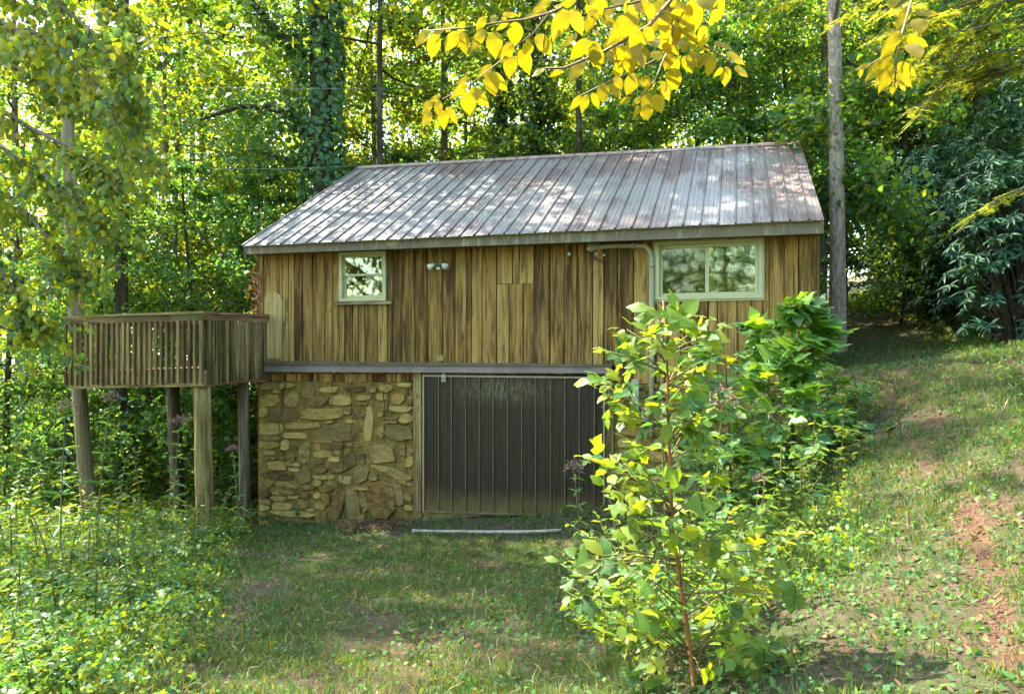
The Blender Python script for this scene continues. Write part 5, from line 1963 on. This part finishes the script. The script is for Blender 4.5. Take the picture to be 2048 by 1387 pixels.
LV3 = [(350, 30, 385, -8, 35), (440, 30, 430, -10, 40), (435, 25, 385, 115, 45), (455, 50, 555, 50, 36), (460, 75, 455, 140, 60), (395, 125, 330, 225, 50), (420, 155, 515, 175, 45),
       (435, 175, 440, 240, 70), (330, 225, 265, 315, 36), (280, 255, 220, 275, 22), (245, 265, 240, 310, 18), (365, 225, 310, 315, 45), (365, 270, 320, 360, 45), (385, 255, 465, 295, 45),
       (385, 290, 445, 340, 45), (385, 320, 425, 355, 36), (367, 340, 367, 375, 22)]
twig_thing('hanging_branch', 'yellow leaved spray reaching left in three drooping twigs above the ridge', TW1, LV1, c7, 2.7, 1)
twig_thing('hanging_branch', 'dense cluster of large yellow leaves hanging at the top above the roof', TW2, LV2, c7, 2.35, 2)
twig_thing('hanging_branch', 'short lone twig of yellow leaves hanging right of the pale trunk', TW3, LV3, c8, 2.5, 3)


# ------------------------------------------------------------------ foreground sapling
def sapling(name, label, stem_px, Y, leaves_n, prof, y_rng, meshes, lsize, seed, rad, stem_mat, extra=(), spread=.45, upbias=.5, layers=34):
    rng = random.Random(seed)
    pts = [at(a_, b_, Y + c_) for a_, b_, c_ in stem_px]
    base = Vector((pts[0].x, pts[0].y, gz(pts[0].x, pts[0].y) - .05))
    t = thing(name, label, 'sapling', base)
    pts = [base] + pts[1:] if pts[0].z < base.z else [base] + pts
    pts = [p - base for p in pts]
    MB().tube(pts, [rad * (1 - .8 * k / (len(pts) - 1)) for k in range(len(pts))], 8).build('stem', stem_mat, t, True)
    zs = [p.z for p in pts]

    def stem_at(z):
        for a_, b_ in zip(pts[:-1], pts[1:]):
            if a_.z <= z <= b_.z:
                return a_.lerp(b_, (z - a_.z) / max(1e-6, b_.z - a_.z))
        return pts[-1] if z > pts[-1].z else pts[0]
    count = 0
    z0_, z1_ = y_rng
    for k in range(layers):
        py = z0_ + (z1_ - z0_) * (k + rng.random()) / layers
        half = prof(py)
        az = rng.uniform(0, 6.28)
        hw = half / FPX * Y
        reach = hw * rng.uniform(.55, 1.08)
        zt_ = CZ - (py - CY) / FPX * Y - base.z
        tip = stem_at(zt_) + Vector((math.cos(az) * reach, math.sin(az) * reach * (.45 if Y < 5 else .8), 0))
        tip.z = zt_
        r0_ = stem_at(max(.05, zt_ - reach * rng.uniform(.25, .7)))
        mid = r0_.lerp(tip, .5) + Vector((0, 0, .06 * reach))
        MB().tube([r0_, mid, tip], [rad * .26, rad * .2, rad * .10], 5).build('branch', M['stem'], t, True)
        m_ = max(3, round(leaves_n / layers * (0.4 + 1.2 * reach / max(.05, hw)) * rng.uniform(.7, 1.3)))
        for j in range(m_):
            f = .35 + .65 * (j + .5) / m_
            c = r0_.lerp(mid, f * 2) if f < .5 else mid.lerp(tip, f * 2 - 1)
            dirn = (tip - r0_).normalized()
            sd_ = dirn.cross(Vector((0, 0, 1))).normalized() * (1 if j % 2 else -1)
            d = dirn * rng.uniform(.3, 1) + sd_ * rng.uniform(.2, 1.1) + Vector((rng.gauss(0, .3), rng.gauss(0, .3), rng.gauss(-.15, .35)))
            d.normalize()
            n_ = Vector((rng.gauss(0, .45), rng.gauss(-.35, .45), upbias + rng.random() * .7))
            L = lsize * rng.uniform(.6, 1.2)
            leaf_obj(t, rng.choice(meshes), c + d * rng.uniform(.02, .07), d, n_, L)
            count += 1
    for (xa, ya, xb, yb, dd, ms) in extra:
        A, B = at(xa, ya, Y + dd), at(xb, yb, Y + dd + rng.uniform(-.06, .06))
        d = B - A
        near = stem_at(A.z - base.z - .06)
        MB().tube([near, near.lerp(A - base, .5) + Vector((0, 0, .02)), A - base], [.004, .003, .002], 5).build('branch', M['stem'], t, True)
        leaf_obj(t, ms, A - base, d, Vector((rng.uniform(-.5, .5), -1, rng.uniform(.1, 1.2))), d.length * rng.uniform(.5, .72))
    return t


def interp(tab):
    xs = [a for a, _ in tab]
    ys = [b for _, b in tab]
    return lambda v: float(np.interp(v, xs, ys))


EX = [(1180, 1120, 1095, 1080, -.2, 'sap_a'), (1200, 1130, 1105, 1140, -.2, 'sap_b'), (1205, 1110, 1150, 1050, -.15, 'sap_b'), (1215, 1120, 1200, 1050, -.1, 'sap_b'),
      (1275, 1020, 1215, 1000, -.2, 'sap_a'), (1290, 1000, 1250, 1045, -.2, 'sap_b'), (1560, 1190, 1650, 1215, -.2, 'sap_a'), (1540, 1180, 1610, 1150, -.1, 'sap_b'),
      (1520, 1100, 1545, 1085, 0, 'sap_b'), (1340, 660, 1420, 560, -.1, 'sap_a'), (1325, 690, 1270, 660, 0, 'sap_a'), (1300, 620, 1220, 595, .1, 'sap_b'), (1310, 640, 1240, 625, .1, 'sap_b'),
      (1290, 700, 1195, 690, .1, 'sap_c'), (1300, 730, 1215, 720, .1, 'sap_a'), (1280, 770, 1205, 800, -.1, 'sap_a'), (1420, 690, 1465, 650, 0, 'sap_c'), (1440, 1150, 1500, 1130, -.3, 'sap_b'),
      (1420, 1210, 1400, 1300, -.35, 'sap_a'), (1440, 1200, 1460, 1290, -.35, 'sap_a'), (1400, 1060, 1330, 1080, -.3, 'sap_b'), (1360, 800, 1460, 790, 0, 'sap_b'), (1370, 810, 1440, 800, -.05, 'sap_a'),
      (1410, 920, 1450, 905, -.1, 'sap_b'), (1360, 960, 1310, 930, -.2, 'sap_c'), (1370, 1010, 1475, 1000, -.15, 'sap_a'), (1300, 860, 1250, 880, 0, 'sap_a'), (1330, 720, 1360, 650, -.1, 'sap_a'),
      (1250, 1010, 1190, 1030, .1, 'sap_c'), (1400, 1340, 1470, 1370, -.3, 'sap_a'), (1330, 1320, 1270, 1350, -.2, 'sap_a'), (1320, 1240, 1220, 1250, -.1, 'sap_c'), (1280, 1060, 1200, 1075, .2, 'sap_c')]
sapling('foreground_sapling', 'tall sapling with large bright leaves standing in front of the door', [(1392, 1387, 0), (1372, 1240, 0), (1345, 1060, .02), (1337, 860, .03), (1334, 700, .05), (1326, 600, .06)],
        3.55, 520, interp([(590, 40), (650, 120), (800, 150), (950, 200), (1080, 250), (1200, 265), (1300, 220), (1390, 180)]), (620, 1385), ['sap_a', 'sap_a', 'sap_b', 'sap_b', 'sap_c'], .082, 5, .017, M['stem_red'], EX, layers=72)
sapling('tulip_sapling', 'bushy tulip sapling on the bank before the barn\'s right corner', [(1590, 960, 0), (1585, 850, 0), (1592, 740, 0), (1582, 660, 0), (1576, 600, 0)],
        8.0, 560, interp([(590, 35), (650, 85), (720, 130), (800, 235), (870, 275), (950, 210)]), (600, 950), ['tul_a', 'tul_b', 'tul_b'], .20, 8, .022, M['bark_dark'], layers=60, upbias=.9)
sapling('tulip_sapling', 'smaller tulip sapling left of the bushy one against the boards', [(1462, 980, 0), (1458, 850, 0), (1452, 740, 0), (1448, 680, 0)],
        7.2, 110, interp([(660, 40), (760, 90), (850, 110), (960, 90)]), (670, 960), ['tul_a', 'tul_b', 'sap_b'], .17, 9, .014, M['bark_dark'], layers=20, upbias=.8)


# ------------------------------------------------------------------ weeds as single plants
def weed_data(name, H, npair, leaf, wf, seed, flower=False, whorl=2, branch=0, mat=None):
    rng = np.random.default_rng(seed)
    st = MB()
    bend = rng.normal(size=2) * .08
    ax = [Vector((bend[0] * (k / 6) ** 2 * H, bend[1] * (k / 6) ** 2 * H, H * k / 6)) for k in range(7)]
    st.tube(ax, [.008 * (1 - .6 * k / 6) + .002 for k in range(7)], 5, False)
    stems = [ax]
    for b in range(branch):
        i0 = rng.integers(1, 4)
        an = rng.uniform(0, 6.28)
        L = H * rng.uniform(.35, .6)
        q = [ax[i0] + Vector((math.cos(an), math.sin(an), .8)).normalized() * L * k / 4 + Vector((0, 0, -.05 * L * (k / 4) ** 2)) for k in range(5)]
        st.tube(q, [.006, .005, .004, .003, .002], 4, False)
        stems.append(q)
    P_, D_, N_, L_ = [], [], [], []
    for q in stems:
        A = np.array([list(p) for p in q])
        m = npair if q is ax else max(3, npair // 2)
        az = rng.uniform(0, 6.28)
        for i in range(m):
            u = (.12 + .88 * (i + .5) / m) * (len(A) - 1.001)
            j = int(u)
            c = A[j] + (A[j + 1] - A[j]) * (u - j)
            az += 1.57 if whorl == 2 else .7
            for w in range(whorl):
                an = az + 6.283 * w / whorl + rng.normal() * .2
                P_.append(c)
                D_.append([math.cos(an), math.sin(an), rng.uniform(-.45, .35)])
                N_.append([rng.normal() * .25, rng.normal() * .25, 1])
                L_.append(leaf * rng.uniform(.65, 1.15) * (1.1 - .45 * i / m))
    L = np.array(L_)
    V, Fc = leaf_arrays(np.array(P_), np.array(D_), np.array(N_), L, L * wf, T_6, F_6)
    out = [st.mesh(name + '_stem', M['stem'], True), np_mesh(name + '_foliage', V, Fc, [mat or M['lf_weed']])]
    if flower:
        n = 260
        an = rng.uniform(0, 6.28, n)
        r = .11 * np.sqrt(rng.uniform(0, 1, n))
        P = np.stack([np.cos(an) * r, np.sin(an) * r, .09 * (1 - (r / .12) ** 2) + rng.normal(size=n) * .02], -1) + np.array(list(ax[-1]))
        V, Fc = leaf_arrays(P, rnd_dirs(n, rng, .8), rnd_dirs(n, rng), rng.uniform(.012, .028, n), .010)
        fm = np_mesh(name + '_flower', V, Fc, [M['flower']])
        out.append(fm)
    return out


WD = {
    'joe': weed_data('joe', 1.75, 9, .19, .30, 1, True, 4),
    'joe2': weed_data('joe2', 1.45, 8, .17, .30, 2, True, 4),
    'herb': weed_data('herb', .85, 10, .115, .48, 3, branch=4),
    'herb2': weed_data('herb2', .62, 9, .10, .55, 4, branch=5),
    'tallherb': weed_data('tallherb', 1.25, 13, .15, .42, 5, branch=3),
    'bushy': weed_data('bushy', .95, 11, .105, .46, 16, branch=7, mat=M['lf_shoot']),
    'fern': weed_data('fern', .5, 14, .12, .28, 6, branch=6),
}


def weed(kind, x, y, sc, label, group, name='weed', rz=None, cat='plant'):
    t = thing(name, label, cat, (x, y, gz(x, y) - .02), random.uniform(0, 6.28) if rz is None else rz, group)
    if group == 'weeds on the left bank':
        sc *= .86
    t.scale = (sc, sc, sc)
    t.rotation_euler[0] = random.uniform(-.08, .08)
    t.rotation_euler[1] = random.uniform(-.08, .08)
    d = WD[kind]
    link('stem', d[0], t)
    link('foliage', d[1], t)
    if len(d) > 2:
        link('flower_head', d[2], t)['kind'] = 'stuff'
    return t


def joe_at(px, py, Y, label, kind='joe'):
    p = at(px, py, Y)
    zg_ = gz(p.x, p.y)
    H = 1.80 if kind == 'joe' else 1.5
    weed(kind, p.x, p.y, max(.5, (p.z - zg_) / H), label, 'tall weeds with pink flower heads', 'flowering_weed')


joe_at(192, 790, 9.3, 'tall weed with pinkish seed head before the leaning pole')
joe_at(346, 835, 9.0, 'tall weed with pink head before the dark rear log post')
joe_at(478, 893, 10.2, 'pink headed weed before the log post beside the stone wall', 'joe2')
joe_at(120, 800, 8.6, 'tall pink headed weed left of the leaning pole')
joe_at(1345, 640, 5.6, 'tallest pink headed weed rising behind the foreground sapling')
joe_at(1425, 782, 5.2, 'pink headed weed right of the foreground sapling stem', 'joe2')
joe_at(1168, 925, 6.3, 'small pink headed weed before the door\'s right half', 'joe2')
joe_at(1503, 1030, 5.2, 'low pink headed weed below the tulip saplings', 'joe2')
rng2 = random.Random(99)
# weeds left of the yard, back to front: each singled out by a fixed landmark
LW = [
    ('tallherb', 30, 11.0, 1.1, 'tall leafy weed at the left edge level with the pole foot'), ('tallherb', 95, 10.2, 1.1, 'tall leafy weed just left of the pole foot'),
    ('tallherb', 165, 10.0, 1.0, 'tall leafy weed hiding the pole foot'), ('tallherb', 235, 9.6, 1.1, 'tall leafy weed right of the pole foot'),
    ('tallherb', 290, 9.9, 1.15, 'tall weed midway between pole and dark log post'), ('tallherb', 330, 9.2, 1.0, 'leafy weed hiding the dark log post foot'),
    ('herb', 385, 9.8, 1.1, 'leafy weed before the pale corner post'), ('herb', 440, 10.4, 1.0, 'leafy weed between the pale and dark right posts'),
    ('herb2', 492, 10.6, 1.0, 'low leafy weed by the stone corner'), ('herb', 10, 9.0, 1.2, 'leafy weed at the left edge below the tall ones'),
    ('herb', 75, 8.6, 1.2, 'bushy weed left of centre in the weed bank'), ('herb', 140, 8.3, 1.2, 'bushy weed below the pole in the weed bank'),
    ('herb', 205, 8.0, 1.2, 'bushy weed right of the pole in the weed bank'), ('herb', 270, 8.2, 1.1, 'bushy weed below the dark log post'),
    ('herb2', 335, 8.4, 1.1, 'low bushy weed below the rear log post'), ('herb2', 400, 8.8, 1.1, 'low bushy weed below the pale corner post'),
    ('herb', 20, 7.2, 1.1, 'weed with broad leaves near the left edge'), ('herb', 100, 7.0, 1.1, 'weed clump above the sunlit leaves'),
    ('herb2', 170, 6.9, 1.2, 'weed clump beside the sunlit leaves'), ('herb2', 240, 7.0, 1.2, 'weed clump where bank meets yard'),
    ('herb2', 305, 7.3, 1.1, 'low weed clump spilling towards the yard'), ('herb2', 365, 7.8, 1.0, 'low weed clump at the yard\'s rear left edge'),
    ('herb2', 40, 6.0, 1.1, 'sunlit weed at left with yellowing leaves'), ('herb2', 115, 5.8, 1.0, 'sunlit weed in the bright patch'),
    ('herb2', 190, 5.9, 1.0, 'sunlit weed at the edge of the bright patch'), ('herb2', 260, 6.2, .9, 'low weed with heart leaves beside the yard'),
    ('herb', 25, 5.0, .8, 'weed in the lower left corner'), ('fern', 110, 4.7, 1.0, 'ferny weed at the lower left of the yard'), ('fern', 60, 4.3, .9, 'ferny weed at the bottom left'),
]
for kd, px, Y, sc, lb in LW:
    xw = (px - CX) / FPX * Y
    weed(kd, xw, Y, sc, lb, 'weeds on the left bank')
RW_ = [
    ('herb', 1230, 8.4, .9, 'leafy weed by the right door post'), ('tallherb', 1260, 7.6, 1.0, 'tall weed before the right door post'), ('herb', 1300, 8.6, 1.1, 'weed under the conduit'),
    ('tallherb', 1350, 8.0, 1.1, 'tall weed hiding the stone right of the conduit'), ('herb', 1400, 8.3, 1.2, 'bushy weed below the wide window'), ('herb', 1520, 8.2, 1.1, 'weed at the bushy sapling\'s left'),
    ('herb', 1660, 7.8, 1.1, 'weed at the bushy sapling\'s right'), ('herb2', 1720, 7.6, 1.0, 'low weed at the edge of the track bank'), ('herb2', 1500, 7.0, 1.2, 'low bush on the bank below the saplings'),
    ('herb2', 1560, 6.6, 1.2, 'low bush in the middle of the bank'), ('herb2', 1620, 6.7, 1.2, 'low bush on the bank towards the track'), ('herb2', 1680, 6.9, 1.0, 'low bush at the top of the bank'),
    ('herb2', 1450, 6.0, 1.2, 'weed on the bank behind the foreground sapling'), ('herb2', 1530, 5.6, 1.1, 'weed right of the foreground sapling'), ('herb2', 1600, 5.8, 1.0, 'weed on the bank\'s foot'),
    ('herb', 1290, 4.4, .8, 'weed at the foot of the foreground sapling on its left'), ('herb', 1440, 4.2, .8, 'weed at the foot of the foreground sapling on its right'),
    ('bushy', 1215, 4.3, .8, 'bright leafy shoot left of the sapling stem'), ('bushy', 1275, 3.9, .75, 'bright leafy shoot close left of the sapling foot'),
    ('bushy', 1330, 4.1, .85, 'bright leafy shoot just behind the sapling foot'), ('bushy', 1440, 3.8, .7, 'bright leafy shoot close right of the sapling foot'),
    ('bushy', 1500, 4.4, .8, 'bright leafy shoot right of the sapling stem'), ('bushy', 1400, 4.6, .95, 'tall bright shoot behind the sapling stem'), ('bushy', 1255, 5.0, .95, 'tall bright shoot between sapling and door'),
    ('herb2', 1350, 4.0, .9, 'low weed right beneath the foreground sapling'), ('herb2', 1240, 4.6, .8, 'low weed beside the yard under the sapling'), ('herb', 1190, 6.2, .8, 'small weed left of the sapling crown'),
]
for kd, px, Y, sc, lb in RW_:
    xw = (px - CX) / FPX * Y
    weed(kd, xw, Y, sc, lb, 'weeds on the right bank')


# ------------------------------------------------------------------ grass, ground leaves, litter (uncountable)
def scatter(n, reg, rng, dens):
    x = rng.uniform(reg[0], reg[1], n)
    y = rng.uniform(reg[2], reg[3], n)
    k = rng.uniform(0, 1, n) < dens(x, y)
    return x[k], y[k]


def in_barn(x, y):
    s = x * ct - (y - D0) * sn
    t_ = x * sn + (y - D0) * ct
    return (t_ > -.02) & (s > SL) & (s < SR)


def zone(x, y):
    """1 on the left bank and the right bank, 0 on the mown yard and track"""
    left = np.clip((-1.55 - .30 * (y - 4) - x) / .8 + .3 * (vnoise(x, y, 1.3, 31) - .5), 0, 1)
    right = np.clip(1.15 - np.abs((x - (1.15 + .21 * (y - 3))) - .30) / .80, 0, 1) * np.clip((y - 4.0) / 1.5, .12, 1)
    rv = np.clip((x - (2.75 + .42 * (y - 3))) / .5, 0, 1)
    s_ = x * ct - (y - D0) * sn
    t_ = x * sn + (y - D0) * ct
    foot_ = np.exp(-((t_ + .16) / .14) ** 2) * (s_ > SL - .3) * (s_ < SR) * np.where((s_ > DOORL) & (s_ < DOORR), .35, .75) * np.clip(vnoise(x, y, 2.2, 91) * 1.6, 0, 1)
    return np.maximum(np.maximum(np.maximum(left, right), rv * .45), foot_)


def vis(x, y):
    return (np.abs(x) < .72 * y + .6) & (y > 1.2)


rng = np.random.default_rng(17)


def grass():
    dens = lambda x, y: vis(x, y) * ~in_barn(x, y) * (1 - .9 * clay_amount(x, y)) * np.clip(1.0 - .92 * bare_amount(x, y) * (1 - zone(x, y)), 0.1, 1) * np.clip(5.2 / np.maximum(y, 3), .25, 1)
    x, y = scatter(120000, (-9, 8, 2.2, 14.5), rng, dens)
    m_ = 5
    x = np.repeat(x, m_) + rng.normal(size=len(x) * m_) * .022
    y = np.repeat(y, m_) + rng.normal(size=len(y) * m_) * .022
    z = ground(x, y)
    n = len(x)
    P = np.stack([x, y, z - .005], -1)
    tall = 1 + .6 * zone(x, y) + .6 * np.clip(vnoise(x, y, .9, 44) - .55, 0, 1)
    L = rng.uniform(.03, .085, n) * tall
    D = rnd_dirs(n, rng, 1.0, .55)
    N = rnd_dirs(n, rng, .2, 1)
    T = np.array([(0, .5, 0), (.55, .32, .06), (1, 0, .22), (0, -.5, 0)])
    V, Fc = leaf_arrays(P, D, N, L, .0055 + .0012 * np.clip(y - 4, 0, 6), T, np.array([(0, 3, 2, 1)]))
    o = link('grass', np_mesh('grass', V, Fc, [M['grass']]))
    o['kind'] = 'stuff'
    tag(o, 'short patchy grass over the yard and the track', 'grass')


def ground_leaves():
    dens = lambda x, y: vis(x, y) * ~in_barn(x, y) * (1 - clay_amount(x, y)) * np.clip(.95 - .8 * bare_amount(x + 3, y), .08, 1) * np.clip(5.5 / np.maximum(y, 3), .3, 1)
    x, y = scatter(130000, (-9, 8, 2.2, 14.5), rng, dens)
    z = ground(x, y)
    n = len(x)
    P = np.stack([x, y, z + rng.uniform(.004, .045, n)], -1)
    L = rng.uniform(.018, .045, n)
    V, Fc = leaf_arrays(P, rnd_dirs(n, rng, 0, 1), rnd_dirs(n, rng, 1.1, .5), L, L * .75)
    o = link('ground_cover', np_mesh('ground_cover', V, Fc, [M['clover']]))
    o['kind'] = 'stuff'
    tag(o, 'low clover and creeping leaves among the grass', 'ground cover')


def undergrowth():
    dens = lambda x, y: vis(x, y) * ~in_barn(x, y) * (zone(x, y) > .25) * zone(x, y) * (1 - clay_amount(x, y)) * np.clip(6.5 / np.maximum(y, 3), .3, 1)
    x, y = scatter(60000, (-10, 8, 2.4, 16), rng, dens)
    k = 4
    x = np.repeat(x, k) + rng.normal(size=len(x) * k) * .05
    y = np.repeat(y, k) + rng.normal(size=len(y) * k) * .05
    z = ground(x, y)
    n = len(x)
    hh = (.06 + .30 * vnoise(x, y, 1.6, 61) ** 1.5 + .10 * vnoise(x, y, 5, 62)) * (.35 + .65 * zone(x, y)) * np.where(x > 0, .6, 1.1)
    P = np.stack([x, y, z + hh * rng.uniform(.15, 1, n)], -1)
    L = rng.uniform(.025, .06, n)
    V, Fc = leaf_arrays(P, rnd_dirs(n, rng, -.1, .8), rnd_dirs(n, rng, 1.0, .55), L, L * .7, T_Q, Q_F)
    o = link('undergrowth', np_mesh('undergrowth', V, Fc, [M['lf_weed']]))
    o['kind'] = 'stuff'
    tag(o, 'low tangled undergrowth covering the banks', 'undergrowth')


def far_floor():
    """leafy floor of the woods beyond the barn"""
    x = rng.uniform(-22, 22, 42000)
    y = rng.uniform(12, 32, 42000)
    k = ~in_barn(x, y) & (np.abs(x) < .75 * y + 1)
    road = (np.abs(x - (5.9 + .2 * (y - 12))) < 1.1) & (y < 20)
    k &= ~road
    x, y = x[k], y[k]
    n = len(x)
    z = ground(x, y) + rng.uniform(.02, .5, n) * vnoise(x, y, .8, 71)
    L = rng.uniform(.07, .16, n)
    V, Fc = leaf_arrays(np.stack([x, y, z], -1), rnd_dirs(n, rng), rnd_dirs(n, rng, 1, .5), L, L * .7)
    o = link('forest_floor_plants', np_mesh('forest_floor_plants', V, Fc, [M['lf_under']]))
    o['kind'] = 'stuff'
    tag(o, 'leafy low growth on the shaded woodland floor', 'undergrowth')


def litter():
    dens = lambda x, y: vis(x, y) * ~in_barn(x, y) * (zone(x, y) < .7)
    x, y = scatter(4500, (-6, 8, 2.2, 13), rng, dens)
    z = ground(x, y)
    n = len(x)
    L = rng.uniform(.02, .07, n)
    V, Fc = leaf_arrays(np.stack([x, y, z + rng.uniform(.004, .03, n)], -1), rnd_dirs(n, rng), rnd_dirs(n, rng, 1.3, .5), L, L * .55, T_6, F_6)
    o = link('leaf_litter', np_mesh('leaf_litter', V, Fc, [M['lf_dry']]))
    o['kind'] = 'stuff'
    tag(o, 'scattered brown fallen leaves over the yard', 'litter')
    # dry straw
    x, y = scatter(16000, (-5, 8, 2.2, 12), rng, lambda a, b: vis(a, b) * ~in_barn(a, b) * (vnoise(a, b, .8, 81) > .45))
    z = ground(x, y)
    n = len(x)
    V, Fc = leaf_arrays(np.stack([x, y, z + rng.uniform(.005, .04, n)], -1), rnd_dirs(n, rng, .15, .6), rnd_dirs(n, rng, 1), rng.uniform(.05, .16, n), .005)
    o = link('straw', np_mesh('straw', V, Fc, [mat_leaf('straw', [(.24, .18, .08), (.36, .29, .14)], .2)]))
    o['kind'] = 'stuff'
    tag(o, 'dry straw stems lying among the grass', 'straw')


def clods():
    x = rng.uniform(1.4, 3.8, 60000)
    y = rng.uniform(2.2, 7.5, 60000)
    k = rng.uniform(0, 1, len(x)) < clay_amount(x, y) * .35
    x, y = x[k], y[k]
    n = len(x)
    P = np.stack([x, y, ground(x, y) - .012], -1)
    T = np.array([(1, 0, 0), (.3, .95, 0), (-.8, .6, 0), (-.8, -.6, 0), (.3, -.95, 0), (.1, .1, .9)])
    r_ = rng.uniform(.003, .009, n) * np.where(rng.uniform(0, 1, n) > .95, 2.0, 1)
    V = P[:, None] + T[None] * r_[:, None, None] * rng.uniform(.6, 1.3, (n, 6, 1))
    FF = np.array([(0, 1, 5), (1, 2, 5), (2, 3, 5), (3, 4, 5), (4, 0, 5)])
    Fc = FF[None] + (np.arange(n) * 6)[:, None, None]
    o = link('clay_clods', np_mesh('clay_clods', V.reshape(-1, 3), Fc.reshape(-1, 3), [mat_plain('clay_clod', (0.105, 0.055, 0.034), .95, .4, 40)]))
    o['kind'] = 'stuff'
    tag(o, 'crumbled red clay clods in the worn rut', 'soil')


clods()
grass()
ground_leaves()
undergrowth()
far_floor()
litter()
# a soil and weed heap at the foot of the stone wall
a = at(748, 1040, 11.1)
hp = thing('soil_heap', 'low heap of brown soil and dead weeds at the stone wall foot', 'soil heap', (a.x, a.y, gz(a.x, a.y) - .03))
vs, fs = [], []
for i in range(15):
    for j in range(9):
        u, v = i / 14 * 2 - 1, j / 8 * 2 - 1
        h = .11 * max(0, 1 - u * u) * max(0, 1 - v * v) * (1 + .5 * random.random())
        vs.append((u * .6, v * .28, h))
for i in range(14):
    for j in range(8):
        fs.append((i * 9 + j, (i + 1) * 9 + j, (i + 1) * 9 + j + 1, i * 9 + j + 1))
MB().add(vs, fs).build('mound', mat_plain('heap_soil', (0.040, 0.027, 0.015), .95, .5, 18, .1, bstr=.9), hp, True)
pp = np.stack([RNG.uniform(-.55, .55, 500), RNG.uniform(-.25, .25, 500), RNG.uniform(.03, .16, 500)], -1)
V, Fc = leaf_arrays(pp, rnd_dirs(500, RNG), rnd_dirs(500, RNG, 1, .6), RNG.uniform(.02, .06, 500), .02)
link('dead_leaves', np_mesh('dead_leaves', V, Fc, [M['lf_dry']]), hp)
